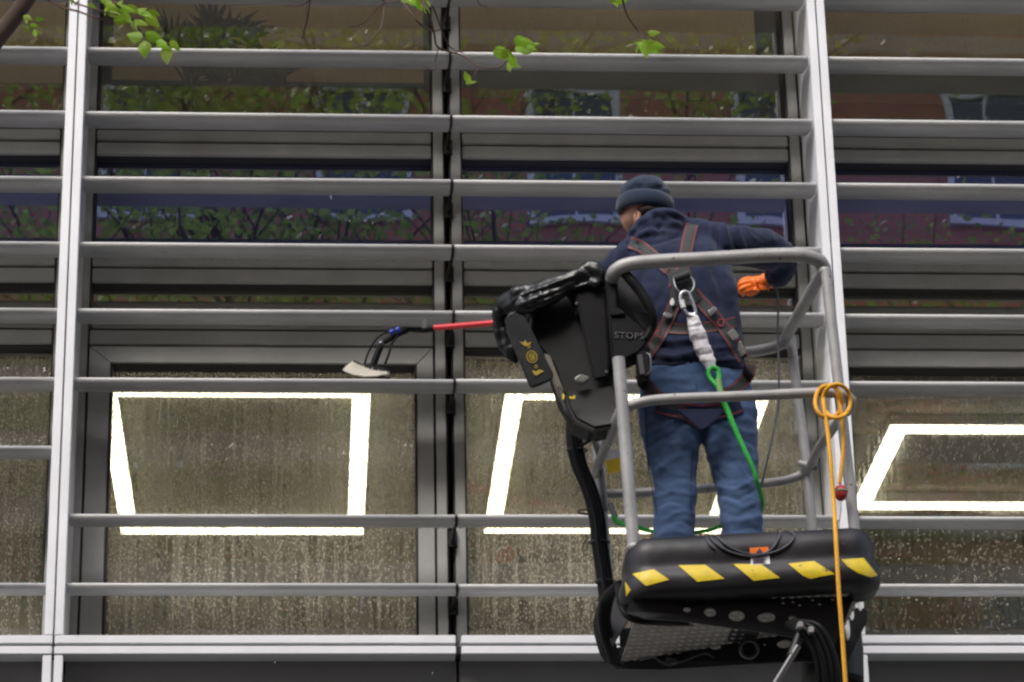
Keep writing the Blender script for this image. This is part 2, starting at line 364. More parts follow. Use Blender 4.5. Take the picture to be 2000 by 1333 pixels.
def ribbon(name, bv, pts, wd, mats, parent, off=.004, thick=.003, fb=-1.45, edge=True, n=8, label=None, lift=0):
    """webbing laid over a surface: path and width in photo pixels, laid on the body by a ray cast"""
    pts = [np.array(p[:2]) for p in crom([(p[0], p[1], 0) for p in pts], n)]
    cols = [-1, -.86, -.72, 0, .72, .86, 1] if edge else [-1, 0, 1]
    V = []; W = []
    prev = None
    for i, p in enumerate(pts):
        t = pts[min(i + 1, len(pts) - 1)] - pts[max(i - 1, 0)]; t = t / np.linalg.norm(t); q = np.array([-t[1], t[0]])
        ww = wd if not callable(wd) else wd(i / (len(pts) - 1))
        row = []
        for c in cols:
            h, nn = hit(bv, *(p + q * c * ww / 2), fb); row.append(h)
        ys = sorted(r.y for r in row); my = ys[len(ys) // 2]
        row = [Vector((r.x, min(max(r.y, my - .02), my + .02), r.z)) for r in row]
        V.append(row)
    nr = len(V)
    for _ in range(2):
        V = [[V[i][k] * .5 + (V[max(i - 1, 0)][k] + V[min(i + 1, nr - 1)][k]) * .25 for k in range(len(cols))] for i in range(nr)]
    vd = Vector(-ray(1330, 600)).normalized()
    mb = MB(); nc = len(cols)
    A = [v + vd * (off + thick + lift) for row in V for v in row]; B = [v + vd * off * .3 for row in V for v in row]
    f = []; fm = []
    for i in range(nr - 1):
        for k in range(nc - 1):
            a = i * nc + k; f.append((a, a + 1, a + nc + 1, a + nc)); fm.append(1 if edge and k in (1, nc - 3) else 0)
    nA = len(A); f2 = [tuple(nA + j for j in reversed(q)) for q in f]; side = []
    for i in range(nr - 1):
        for k in (0, nc - 1):
            a = i * nc + k; side.append((a, a + nc, nA + a + nc, nA + a))
    for i in (0, nr - 1):
        for k in range(nc - 1):
            a = i * nc + k; side.append((a, a + 1, nA + a + 1, nA + a))
    mb.v = [tuple(v) for v in A + B]; mb.f = f + f2 + side; mb.m = fm + [0] * (len(f2) + len(side))
    return mb.build(name, mats, parent, True, label=label, auto=50)
def decal(name, bv, poly, m, parent, off=.0025, fb=-1.8, label=None, sub=6):
    """thin tape or label stuck on a surface: outline in photo pixels, each point laid on the surface"""
    cx = sum(p[0] for p in poly) / len(poly); cy = sum(p[1] for p in poly) / len(poly)
    ring = []
    for a, b in zip(poly, poly[1:] + poly[:1]):
        for k in range(sub): ring.append((a[0] + (b[0] - a[0]) * k / sub, a[1] + (b[1] - a[1]) * k / sub))
    V = []; K = 5
    for s in range(K, 0, -1):
        for q in ring:
            h, nn = hit(bv, cx + (q[0] - cx) * s / K, cy + (q[1] - cy) * s / K, fb); V.append(h + nn * off)
    h, nn = hit(bv, cx, cy, fb); V.append(h + nn * off); n = len(ring); f = []
    for s in range(K - 1):
        for k in range(n): a = s * n + k; b = s * n + (k + 1) % n; f.append((a, b, b + n, a + n))
    for k in range(n): f.append(((K - 1) * n + k, (K - 1) * n + (k + 1) % n, len(V) - 1))
    top = len(V); vd = Vector((0, 1, 0)) * off * .9
    V2 = [v + vd for v in V[:n]]; f += [(k, (k + 1) % n, top + (k + 1) % n, top + k) for k in range(n)]
    return MB().add(V + V2, f).build(name, m, parent, True, label=label, auto=60)
#==STRUCT==
# ------------------------------------------------------------------ office building facade
xl = P(127.5, 666, -.12).x; xr = P(1635, 658, -.12).x; xm = P(887, 620, -.10).x
zz = lambda py, y=.28: P(500, py, y).z
BW = xr - xl
off = root('office_building', (0, .3, 0), 'grey glazed office building clad in horizontal louvres between white posts', 'building')
ZB = zz(1241, -.12); ZT = 10.9
def struct_box(name, m, *b, bevel=0): return MB().box(*b).build(name, m, off, bevel=bevel)
# posts: two white strips with a groove, fin going back to the frames
stripw = .033
for xp in (xl - BW, xl, xr, xr + BW):
    mb = MB()
    for s in (-1, 1):
        c = xp + s * (stripw / 2 + .0035)
        mb.box(c - stripw / 2, c + stripw / 2, -.12, -.085, ZB + .002, ZT)
    mb.box(xp - .030, xp + .030, -.083, .27, ZB + .002, ZT)
    mb.build('post', WHITE, off, bevel=.002)
    mb = MB()
    for s in (-1, 1):
        c = xp + s * (stripw / 2 + .0055)
        mb.box(c - stripw / 2, c + stripw / 2, -.12, -.085, 3.0, zz(1262, -.12) - .036)
    mb.box(xp - .026, xp + .026, -.07, .2, 3.0, zz(1262, -.12) - .04)
    mb.build('post', WHITE, off, bevel=.002)
# louvre blades
BLADE = [(-.078 + .010 * math.cos(a), .004 + .010 * math.sin(a)) for a in [math.radians(85 + 90 * k / 8) for k in range(9)]]
BLADE += [(-.036 - .052 * math.cos(a), .004 - .032 * math.sin(a)) for a in [math.radians(4 + 86 * k / 16) for k in range(17)]]
BLADE += [(.00, -.0275), (.03, -.0258), (.06, -.0228), (.09, -.0190), (.115, -.0125), (.124, -.0085), (.125, -.005), (.12, -.003), (.06, .004), (0, .010), (-.05, .0135)]
def blade_mesh(x0, x1):
    rings = []
    ca, sa = math.cos(math.radians(13)), math.sin(math.radians(13))
    for x in (x0, x0 + .002, x1 - .002, x1):
        sc_ = .985 if x in (x0, x1) else 1
        r = []
        for u, v in BLADE:
            u *= sc_; v *= sc_; r.append((x, u * ca - v * sa, u * sa + v * ca))
        rings.append(r)
    return rings
ZC = lambda py: P(500, py + 1, -.085).z + .006
rows_c = [-28, 96, 219, 346.5, 474, 604.5, 738, 1004, 1139.5]
extra_up = [ZC(-28) + .302 * k for k in range(1, 7)]
hw = .040
segs = [('L2', xl - BW + hw, xl - BW / 2 - .006), ('L', xl - BW / 2 + .006, xl - hw), ('A', xl + hw, xm - .006), ('B', xm + .006, xr - hw), ('R', xr + hw, xr + BW / 2 - .006), ('R2', xr + BW / 2 + .006, xr + BW - hw)]
bm_cache = {}
for key, a, b in segs:
    rows = [96 - 124, 96, 219, 346.5, 474, 604.5, 738] + ([871, 1139.5] if key[0] == 'L' else [1004, 1139.5])
    mb = MB(); loft(mb, blade_mesh(a, b)); first = None
    for i, z in enumerate([ZC(r) for r in rows] + extra_up):
        if first is None:
            o = first = mb.build('louvre_blade', ALU, off, True, auto=50)
        else:
            o = first.copy(); C.objects.link(o); o.parent = off
        jit = random.uniform(-.0012, .0012)
        o.location = (0, 0, z + jit); o.rotation_euler = (random.uniform(-.006, .006), random.uniform(-.0006, .0006), 0)
        if key in ('A', 'L', 'R', 'L2'):
            xe = b if key in ('A',) else None
for o in [o for o in off.children if o.name.startswith('louvre_blade')]:
    o.location.y += -0.0
# blade meshes were made around y = 0, z = 0: parent offset already taken out by link()
# beads of water hanging under the blades
bd_ = MB(); rb = random.Random(3)
for r in (474, 604.5, 738, 1004, 1139.5):
    z = ZC(r)
    for k in range(150):
        x = rb.uniform(xl + .05, xr - .05); rr_ = rb.uniform(.0018, .0036); c = Vector((x, .10 + rb.uniform(-.03, .012), 0)); c.z = z + c.y * .231 - .0175 - rr_ * .6
        v = [c + Vector((rr_, 0, 0)), c + Vector((0, rr_, 0)), c - Vector((rr_, 0, 0)), c - Vector((0, rr_, 0)), c + Vector((0, 0, rr_)), c - Vector((0, 0, rr_ * 1.5))]
        bd_.add(v, [(0, 1, 4), (1, 2, 4), (2, 3, 4), (3, 0, 4), (1, 0, 5), (2, 1, 5), (3, 2, 5), (0, 3, 5)])
o = bd_.build('water_beads', DULLM, off, True); o['kind'] = 'stuff'
# brackets in the middle of each bay, one per blade
br0 = None
for xb in (xl - BW / 2, xm, xr + BW / 2):
    for r in rows_c + ([871] if xb < xl else []):
        z = ZC(r)
        if br0 is None:
            mb = MB(); loft(mb, [[(xx, y * 1.05, zc * 1.14) for (_, y, zc) in blade_mesh(0, 1)[1]] for xx in (-.0035, .0035)])
            mb.box(-.007, .007, .08, .36, -.010, .022)
            mb.box(-.018, .018, .24, .262, -.025, .04)
            br0 = o = mb.build('bracket', FRAMEB, off, True, auto=40)
        else:
            o = br0.copy(); C.objects.link(o); o.parent = off
        o.location = (xb, 0, z)
# stiles and transoms
def X(px, py, y=.28): return P(px, py, y).x
zt0, zb0 = 9.9, ZB
sL0, sL1 = X(150, 400), X(181, 400); m0, m1, m2, m3 = X(849, 600), X(868, 600), X(884, 600), X(903, 600); sR0, sR1 = X(1561, 600), X(1580, 600)
for a, b in ((sL0, sL1), (m0, m1), (m2, m3), (sR0, sR1), (m0 - BW, m1 - BW), (m2 - BW, m3 - BW), (sR0 - BW, xl - .03), (xr + .03, xr + .075), (m0 + BW, m1 + BW), (m2 + BW, m3 + BW)):
    struct_box('stile', GREY, a, b, .262, .40, ZB - .1, ZT, bevel=.003)
    struct_box('gasket', BLACK, a - .008, b + .008, .285, .39, ZB - .1, ZT)
for xb in (xl - BW / 2, xm, xr + BW / 2):
    struct_box('recess', BLACK, xb - .03, xb + .03, .40, .42, ZB - .1, ZT)
struct_box('return_panel', GREY, sR1 + .009, xr - .031, .24, .26, ZB - .1, ZT)
struct_box('return_panel', GREY, xl + .031, sL0 - .009, .24, .26, ZB - .1, ZT)
halves = [('L', m3 - BW, sR0 - BW), ('A', sL1, m0), ('B', m3, sR0), ('R', xr + .075, m0 + BW), ('L2', xl - BW + .08, m0 - BW), ('R2', m3 + BW, xr + BW - .08)]
def zt(py): return zz(py)
for key, a, b in halves:
    g = .009
    for p0, p1, yo in ((259, 277, 0), (281, 304, .012), (505, 522, 0), (526, 552, .012), (649, 675, 0)):
        struct_box('transom', GREY, a + g, b - g, .268 + yo, .40, zt(p1), zt(p0), bevel=.003)
    struct_box('gasket', BLACK, a + g, b - g, .295, .38, zt(660), zt(257) if False else zt(641))
    for p0, p1 in ((252, 305), (496, 552.5)):
        struct_box('gasket', BLACK, a + g, b - g, .300, .38, zt(p1), zt(p0))
    # panes
    def pane(name, m, p0, p1, xa=a, xb=b, zz0=None, zz1=None):
        z0 = zt(p1) if zz0 is None else zz0; z1 = zt(p0) if zz1 is None else zz1
        return MB().box(xa + .004, xb - .004, .353, .361, z0, z1).build(name, m, off)
    pane('pane', G_UP, 0, 262, zz1=9.95)
    pane('spandrel_pane', G_SP, 300, 503)
    struct_box('spandrel_backing', NAVY, a, b, .385, .397, zt(500), zt(312))
    pane('pane', G_MID, 545, 652)
    if key in ('A', 'R', 'R2'):
        xa, xb = (a, b)
        fw = .075
        # mitred opening frame
        z1 = zt(680); z0 = ZB - .06
        zi = zt(711); xi0 = X(209, 900, .27) if key == 'A' else a + .03; xi1 = X(816, 900, .27) if key == 'A' else b - .03
        fr = MB()
        xo0, xo1 = a + .010, b - .010
        def quad_prism(q): 
            v = [(x, .270, z) for x, z in q] + [(x, .39, z) for x, z in q]
            fr.add(v, [(0, 1, 2, 3), (7, 6, 5, 4)] + [(i, (i + 1) % 4, 4 + (i + 1) % 4, 4 + i) for i in range(4)])
        e = .0012
        quad_prism([(xo0 + e, z1), (xo1 - e, z1), (xi1 - e, zi), (xi0 + e, zi)])
        f1 = fr.build('window_frame', GREY, off, bevel=.002)
        fr = MB(); quad_prism([(xo0, z1 - e), (xi0, zi - e), (xi0, z0), (xo0, z0)]); fr.build('window_frame', GREY, off, bevel=.002)
        fr = MB(); quad_prism([(xo1, z1 - e), (xi1, zi - e), (xi1, z0), (xo1, z0)]); fr.build('window_frame', GREY, off, bevel=.002)
        struct_box('gasket', BLACK, xi0, xi1, .285, .36, zt(713), zi - .001)
        struct_box('gasket', BLACK, xi0 + .001, xi0 + .010, .285, .36, z0, zt(713) - .001)
        struct_box('gasket', BLACK, xi1 - .010, xi1 - .001, .285, .36, z0, zt(713) - .001)
        pane('pane', G_LOW if key == 'A' else G_RIGHT, 714, 1240, xi0, xi1, zz0=ZB - .05)
    else:
        pane('pane', G_LOW, 686, 1240, zz0=ZB - .05)
        struct_box('gasket', BLACK, a + g, b - g, .285, .36, zt(679), zt(676))
# sill: two white rails with a dark joint between
zs = [zz(1241, -.12), zz(1257.5, -.12), zz(1262, -.12), zz(1278, -.12)]
e = .0008
for xa, xb in ((xl - BW + .01, xl - BW / 2 - .009), (xl - BW / 2 + .009, xl - .002), (xl + .002, xm - .009), (xm + .009, xr - .002), (xr + .002, xr + BW / 2 - .009), (xr + BW / 2 + .009, xr + BW)):
    MB().box(xa + .002, xb - .002, -.122, .30, zs[1], zs[0]).build('sill', WHITE, off, bevel=.003)
    MB().box(xa + .002, xb - .002, -.122, -.02, zs[3], zs[2]).build('sill', WHITE, off, bevel=.003)
struct_box('sill_joint', BLACK, xl - BW, xr + BW, -.09, .2, zs[3] + .01, zs[1] - .001)
for a, b in ((xl - BW, xl - BW / 2 - .006), (xl - BW / 2 + .006, xl - .04), (xl + .04, xm - .005), (xm + .005, xr - .04), (xr + .04, xr + BW / 2 - .006), (xr + BW / 2 + .006, xr + BW)):
    struct_box('dark_panel', DARKP, a, b, -.02, .02, 3.0, zs[3] + .005, bevel=.002)
# interior and the rest of the block
x0, x1 = xl - BW - .3, xr + BW + .3
ROOM = 7.17
struct_box('floor_slab', CARPET, x0, x1, .40, 9, 3.9, 4.1)
struct_box('ceiling_slab', CEIL, x0, x1, .42, 9, ROOM, ROOM + .08)
struct_box('floor_slab', CARPET, x0, x1, .42, 9, 7.55, 7.75)
struct_box('ceiling_slab', CEIL, x0, x1, .42, 9, 10.2, 10.3)
struct_box('wall', INWALL, x0, x1, 9, 9.3, 3.9, ZT)
struct_box('wall', INWALL, x0 - .3, x0, -.1, 9.3, 0, ZT)
struct_box('wall', INWALL, x1, x1 + .3, -.1, 9.3, 0, ZT)
struct_box('roof', ROOFM, x0 - .3, x1 + .3, -.15, 9.3, ZT + .002, ZT + .3)
struct_box('wall', GREY, x0, x1, .41, .7, 9.95, ZT)
struct_box('wall', CONC, x0, x1, .02, .35, 0, 2.99)
struct_box('wall', INWALL, x0, x1, .36, .40, 0, ZB - .02)
# ceiling lights (square ring lights)
def ring_light(near, far, label, z=ROOM - .07, wd=.085):
    a = PZ(*near[0], z); b = PZ(*near[1], z); c = PZ(*far, z)
    xa, xb, ya, yb = a.x, b.x, (a.y + b.y) / 2, c.y
    r = root('ceiling_light', ((xa + xb) / 2, (ya + yb) / 2, z), label, 'ceiling light', 'square ring lights hung under the office ceiling')
    d = MB(); h = MB()
    for B in ((xa, xb, ya, ya + wd), (xa, xb, yb - wd, yb), (xa, xa + wd, ya + wd + .001, yb - wd - .001), (xb - wd, xb, ya + wd + .001, yb - wd - .001)):
        d.box(*B, z, z + .012); h.box(B[0] , B[1] , B[2] , B[3] , z + .014, z + .062)
    d.build('diffuser', LED, r); h.build('housing', WHITE, r)
ring_light(((191, 762), (724, 764)), (706, 1045), 'bright square ring light behind the rain-beaded window at the left of the man')
ring_light(((988, 767), (1505, 772)), (1385, 1043), 'bright square ring light partly hidden by the man and his platform')
ring_light(((1740, 834), (2330, 838)), (2100, 997), 'bright square ring light behind the window right of the right white post')
# blinds in the upper storey
def blind(xa, xb, pb, label, teal=None):
    r = root('roller_blind', ((xa + xb) / 2, 1.0, 10.1), label, 'blind', 'roller blinds pulled down in the upper windows')
    zb = P(500, pb, 1.0).z
    mb = MB(); n = 40
    v = []; 
    for i in range(n + 1):
        x = xa + (xb - xa) * i / n; yy = 1.0 + .004 * math.sin(i * .9)
        v += [(x, yy, zb), (x, yy, 10.05), (x, yy + .004, zb), (x, yy + .004, 10.05)]
    f = []
    for i in range(n): a = i * 4; f += [(a, a + 4, a + 5, a + 1), (a + 2, a + 3, a + 7, a + 6), (a, a + 2, a + 6, a + 4)]
    mb.add(v, f); mb.build('fabric', BLIND, r)
    MB().box(xa, xb, .993, 1.012, zb - .022, zb - .001).build('bottom_bar', TEAL, r)
    if teal:
        za = P(500, teal[0], 1.07).z; zc = P(500, teal[1], 1.07).z
        MB().box(xa + teal[2], xb, .065 + 1.0, 1.075, zc, za).build('lining', TEAL, r)
blind(sL1 + .01, m0 - .01, 160, 'brown roller blind behind the louvres above the palm window, left of the dark centre joint')
blind(m3 + .01, sR0 - .01, 104, 'brown and dark teal roller blind in the upper window above the man', (104, 187, .12))
blind(halves[0][1], halves[0][2], 168, 'brown roller blind in the upper window left of the left white post')
blind(halves[3][1], halves[3][2], 112, 'brown and dark teal roller blind in the upper window right of the right white post', (112, 190, .0))
# palms inside the upper window
def frond(base, tip, droop, nl, ll, parent, wide=1.0):
    base, tip = Vector(base), Vector(tip); mb = MB()
    pts = []
    for i in range(13):
        t = i / 12; p = base.lerp(tip, t); p.z += droop * math.sin(math.pi * t); pts.append(p)
    tube(mb, pts, [.008, .003], 5, 1, False)
    for i in range(nl):
        t = .25 + .75 * i / nl; k = t * 12; j = min(int(k), 11); p = pts[j].lerp(pts[j + 1], k - j); d = (pts[j + 1] - pts[j]).normalized()
        for s in (-1, 1):
            side = d.cross(Vector((0, -1, 0))).normalized() * s
            L_ = ll * (1 - .55 * abs(t - .55)) * random.uniform(.85, 1.1); q = p + (side * wide + d * .8).normalized() * L_ + Vector((0, random.uniform(-.08, .08), -.25 * L_))
            n_ = d * .008; mid = p.lerp(q, .45) + Vector((0, 0, .02))
            mb.add([p - n_, p + n_, mid + n_ * 1.4, mid - n_ * 1.4, q], [(0, 1, 2, 3), (3, 2, 4)])
    return mb.build('frond', PALM, parent, True)
def palm(base_px, fr, label, y=.70, pot=True):
    b = P(*base_px, y); r = root('palm_plant', (b.x, y, 7.752), label, 'plant')
    mb = MB(); loft(mb, [ell((b.x, y, z), a, a, 20, 2) for z, a in ((7.755, .13), (7.80, .14), (7.98, .17), (8.0, .18), (8.02, .18), (8.02, .16), (7.97, .155))]); mb.build('pot', CLAYP, r, True, auto=50)
    for tx, ty, dr, nl, ll, wd in fr:
        T('stem', [(b.x + random.uniform(-.04, .04), y, 7.97), tuple(b + Vector((0, 0, .05)))], .01, PALM, r, 6)
        t = P(tx, ty, y + random.uniform(-.15, .18)); frond(tuple(b + Vector((0, 0, .05))), tuple(t), dr, nl, ll, r, wd)
palm((372, 205), [(330, 118, .02, 0, .1, 1), (352, 70, .05, 22, .16, .6), (430, 38, .10, 26, .2, .8), (505, 75, .16, 26, .17, .8), (395, 95, .02, 24, .16, .5), (318, 60, .08, 22, .15, .8)], 'dark palm with arching fronds inside the upper left window, left of its twin')
palm((440, 208), [(505, 150, .04, 18, .14, .7), (560, 150, .09, 26, .16, .9), (548, 185, .06, 22, .12, .8), (440, 100, .02, 24, .17, .5), (495, 130, .05, 24, .15, .7), (415, 130, .02, 20, .13, .5)], 'dark fan-shaped palm with fronds spread to the right inside the upper left window', .62)
rr = root('spiky_plant', P(632, 240, .7), 'small dark spiky plant on the upper window ledge between the palms and the centre joint', 'plant')
for dx in (-.04, -.02, 0, .03, .045):
    b = P(632, 240, .7); T('leaf', [tuple(b + Vector((dx * .5, 0, 0))), tuple(b + Vector((dx, 0, .09))), tuple(b + Vector((dx * 1.6, .01, .15 + random.uniform(-.03, .03))))], [.006, .005, .001], PALM, rr, 5, 4)

# ------------------------------------------------------------------ street behind the camera (seen mirrored in the panes)
def ground_sheet(name, m, a, b, c, d, z):
    o = MB().add([(a, c, z), (b, c, z), (b, d, z), (a, d, z)], [(0, 1, 2, 3)]).build(name, m); o['kind'] = 'structure'; return o
ground_sheet('ground', PAVE, -200, 200, -200, 200, -.16)
ground_sheet('road', ASPH, -120, 120, -13.2, -5.0, -.14)
o = MB().box(-120, 120, -4.98, -.02, -.14, 0).build('pavement', PAVE, bevel=.01); o['kind'] = 'structure'
o = MB().box(-120, 120, -23.4, -13.22, -.14, 0).build('pavement', PAVE, bevel=.01); o['kind'] = 'structure'
bb = root('brick_building', (0, -24, 0), 'red brick terrace with white sash windows across the street, seen only mirrored in the glass', 'building')
BY = -24; BH = 25.0
MB().box(-30, 30, BY - 10, BY, 0, BH).build('wall', BRICK, bb)
for z in (4.2, 7.6, 11.0, 14.4, 17.8, 21.2): MB().box(-30.1, 30.1, BY + .003, BY + .14, z, z + .28).build('stone_band',  CONC, bb, bevel=.02)
MB().box(-30.3, 30.3, BY - 10.2, BY + .3, BH + .002, BH + .3).build('roof', ROOFM, bb)
for i in range(14): MB().box(-28 + i * 4.3, -27 + i * 4.3, BY - 4, BY - 3, BH + .3, BH + 1.8).build('chimney', BRICK, bb)
wf = wg = None
for zi, z in enumerate((1.2, 5.2, 8.6, 12.0, 15.35, 18.7)):
    for k in range(-10, 11):
        x = k * 2.75 + .6
        if wf is None:
            mb = MB(); W, H = .62, 1.0
            mb.box(-W, W, .003, .09, -H, -H + .10); mb.box(-W, W, .003, .07, H - .10, H)
            for s in (-1, 1): mb.box(s * (W - .05) - .05, s * (W - .05) + .05, .003, .07, -H + .101, H - .101)
            mb.box(-W + .101, W - .101, .003, .05, -.03, .03); mb.box(-.02, .02, .003, .045, -H + .101, -.031); mb.box(-.02, .02, .003, .045, .031, H - .101)
            wf = o = mb.build('window', STONE, bb, bevel=0); o.location = (x, 0, z + 1); wfy = 0
            # re-seat: mesh was offset by the parent
            g = MB().box(-W + .10, W - .10, .004, .02, -H + .10, H - .10)
            me = g.mesh(); me.name = 'glazing'; me.materials.append(DGLASS); wg = bpy.data.objects.new('glazing', me); C.objects.link(wg); wg.parent = o
            me2 = o.data; me2.transform(Matrix.Translation((0, -24, 0)))
        else:
            o = wf.copy(); C.objects.link(o); o.parent = bb; o.location = (x, 0, z + 1)
            g = wg.copy(); C.objects.link(g); g.parent = o
            if (k * 7 + zi * 3) % 4 == 0:
                pass
def branchy(mb, p, d, L_, r, depth, tips, rnd):
    pts = [p]; q = p
    for i in range(4):
        d = (d + Vector((rnd.uniform(-.16, .16), rnd.uniform(-.16, .16), rnd.uniform(-.04, .14)))).normalized(); q = q + d * L_ / 4; pts.append(q)
    tube(mb, pts, [r, r * .62], 8 if depth > 2 else 5, 2)
    if depth <= 3: tips += pts[1:]
    if depth == 0: return
    for i in range(3 if depth > 2 else 3):
        a = rnd.uniform(0, 2 * math.pi); dd = (d * .85 + Vector((math.cos(a), math.sin(a), rnd.uniform(-.1, .5))) * .75).normalized()
        s = pts[-1] if i == 0 else pts[rnd.choice((2, 3, 4))]
        branchy(mb, s, dd, L_ * rnd.uniform(.62, .8), r * .47, depth - 1, tips, rnd)
def street_tree(loc, label, seed, L0=4.2, nleaf=9000, lean=(0, 0)):
    rnd = random.Random(seed); r = root('street_tree', loc, label, 'tree', 'plane trees along the far pavement')
    mb = MB(); tips = []
    branchy(mb, Vector(loc), Vector((lean[0], lean[1], 1)).normalized(), L0, .30, 5, tips, rnd); mb.build('trunk', BARK, r, True, auto=60)
    v = []; f = []
    for i in range(nleaf):
        t = rnd.choice(tips); p = t + Vector((rnd.gauss(0, .32), rnd.gauss(0, .32), rnd.gauss(0, .28)))
        a = Vector((rnd.gauss(0, 1), rnd.gauss(0, 1), rnd.gauss(0, .5))).normalized(); b = a.orthogonal().normalized(); s = rnd.uniform(.028, .058)
        k = len(v); v += [p - a * s, p + b * s * .6 , p + a * s * 1.1, p - b * s * .6]; f.append((k, k + 1, k + 2, k + 3))
    me = bpy.data.meshes.new('crown'); me.from_pydata([tuple(q) for q in v], [], f); link(me, 'crown', LEAFD, r)
street_tree((-4.6, -17.0, 0), 'leafy street tree opposite, mirrored at the left end of the facade', 3, 6.6, 19000)
street_tree((-1.2, -18.5, 0), 'leafy street tree opposite, mirrored left of the dark centre joint', 11, 6.8, 16000, (.1, 0))
street_tree((2.3, -16.8, 0), 'leafy street tree opposite, mirrored behind the man', 5, 6.6, 19000, (-.08, 0))
street_tree((5.6, -18.0, 0), 'leafy street tree opposite, mirrored at the right end of the facade', 9, 6.6, 19000)
# ------------------------------------------------------------------ boom lift
YN, YF = -1.75, -1.02                                   # near and far side of the platform
lift = root('boom_lift', P(1450, 1180, -1.4), 'boom lift with grey tube-railed platform and black bumper with yellow stripes', 'boom lift')
RT = .0235
# top rail: one bent tube round the platform
T('top_rail', PP([(1196, 545, YN + .06), (1202, 530, YN + .02), (1228, 517, YN), (1285, 511, YN), (1360, 507, YN), (1430, 503, YN), (1500, 499, YN), (1560, 499, YN), (1597, 508, YN + .02), (1611, 528, YN + .05)]), RT + .002, STEEL, lift, 16)
T('top_rail', PP([(1610, 525, YN + .05), (1590, 560, YN + .2), (1562, 610, YN + .45), (1541, 648, YN + .64), (1525, 672, YF - .03), (1495, 683, YF), (1450, 689, YF), (1350, 696, YF), (1250, 703, YF), (1185, 709, YF), (1160, 700, YF - .06), (1166, 672, YN + .5), (1180, 620, YN + .3), (1194, 560, YN + .1)]), RT - .002, STEEL, lift, 16)
T('mid_rail', PP([(1163, 925, YF - .01), (1170, 905, YF - .12), (1190, 858, YN + .3), (1204, 822, YN + .1), (1216, 802, YN + .03), (1245, 788, YN), (1300, 780, YN), (1400, 776, YN), (1500, 772, YN), (1580, 768, YN), (1630, 768, YN), (1655, 775, YN + .02), (1662, 788, YN + .04), (1652, 806, YN + .08)]), RT - .005, STEEL, lift, 16)
T('mid_rail', PP([(1650, 806, YN + .08), (1625, 840, YN + .3), (1597, 880, YN + .55), (1580, 915, YF - .03), (1560, 930, YF), (1520, 941, YF), (1440, 950, YF), (1350, 957, YF), (1250, 963, YF), (1175, 966, YF)]), RT - .006, STEEL, lift, 16)
def post(a, b, r, name='post'): T(name, PP([a, b]), r, STEEL, lift, 14, 2)
post((1208, 700, YN), (1238, 1075, YN), .022); post((1613, 530, YN + .02), (1672, 1060, YN + .02), .0195)
T('post', PP([(1545, 660, YF), (1556, 760, YF), (1572, 880, YF), (1591, 1080, YF)]), .0185, STEEL, lift, 14)
post((1165, 850, YF), (1190, 1170, YF), .019)
MB_ = MB(); sphere(MB_, P(1590, 912, YF - .05), .014, .014, .014, 12, 8); MB_.build('bolt', DULLM, lift, True)
tube(MB(), PP([(1560, 905, YF - .03), (1588, 912, YF - .05)]), .012, 8, 2).build('bolt', STEEL, lift, True)
for px, py, y in ((1610, 532, YN + .03), (1656, 790, YN + .05), (1238, 1070, YN), (1216, 803, YN + .01), (1578, 915, YF)):
    mb = MB(); p = P(px, py, y); sphere(mb, p, .027, .027, .020, 14, 8); mb.build('weld', STEEL, lift, True)
# floor plate and bumper in the platform's own tilted frame
def base(px, y):                                         # lower edge of the bumper
    a = P(1228, 1184, YN); b = P(1714, 1158, YN); q = P(px, 1170, YN); t = (q.x - a.x) / (b.x - a.x)
    return Vector((q.x, y, a.z + (b.z - a.z) * t))
bl, br_ = base(1226, 0), base(1712, 0)
def fr(u, y, h):                                         # u 0..1 across, height h above bumper foot
    return Vector((bl.x + (br_.x - bl.x) * u, y, bl.z + (br_.z - bl.z) * u + h))
wid = br_.x - bl.x
path = []
rad = .085
def corner(cx, cy, a0, a1, n=7):
    for i in range(n + 1):
        a = math.radians(a0 + (a1 - a0) * i / n); path.append((cx + rad * math.cos(a), cy + rad * math.sin(a)))
yn, yf = YN - .06, YF + .02
ye = yn + .19
path.append((0, ye)); path += [(0, ye + (yn + rad - ye) * k / 3) for k in range(1, 3)]
corner(rad, yn + rad, 180, 270); path += [(rad + (wid - 2 * rad) * k / 16, yn) for k in range(1, 16)]
corner(wid - rad, yn + rad, 270, 360); path += [(wid, yn + rad + (ye - yn - rad) * k / 3) for k in range(1, 4)]
prof = [(0.045, .0), (.012, .004), (-.012, .014), (-.022, .032), (-.026, .06), (-.017, .09), (-.008, .105), (-.006, .125), (-.010, .16), (-.002, .195), (.018, .222), (.045, .232), (.075, .228), (.095, .21), (.10, .17), (.10, .05), (.095, .01)]
rings = []
for i, (x, y) in enumerate(path):
    a = path[max(i - 1, 0)]; b = path[min(i + 1, len(path) - 1)]; t = Vector((b[0] - a[0], b[1] - a[1])).normalized(); nin = Vector((-t.y, t.x))
    hs_ = 1.0
    rings.append([fr((x + nin.x * o_) / wid, y + nin.y * o_, h * hs_) for o_, h in prof])
mb = MB(); loft(mb, rings); me = mb.mesh()
sub = bpy.data.objects.new('t', me); C.objects.link(sub); md = sub.modifiers.new('s', 'SUBSURF'); md.levels = 2
dg = bpy.context.evaluated_depsgraph_get(); me = bpy.data.meshes.new_from_object(sub.evaluated_get(dg)); bpy.data.objects.remove(sub)
for v in me.vertices:
    n_ = noise.noise(v.co * 5) * .004 + noise.noise(v.co * 17) * .0012; v.co.y += n_; v.co.z += n_ * .6
bv_b = bvh_of(me)
bump = link(me, 'bumper', RUBBER, lift, True)
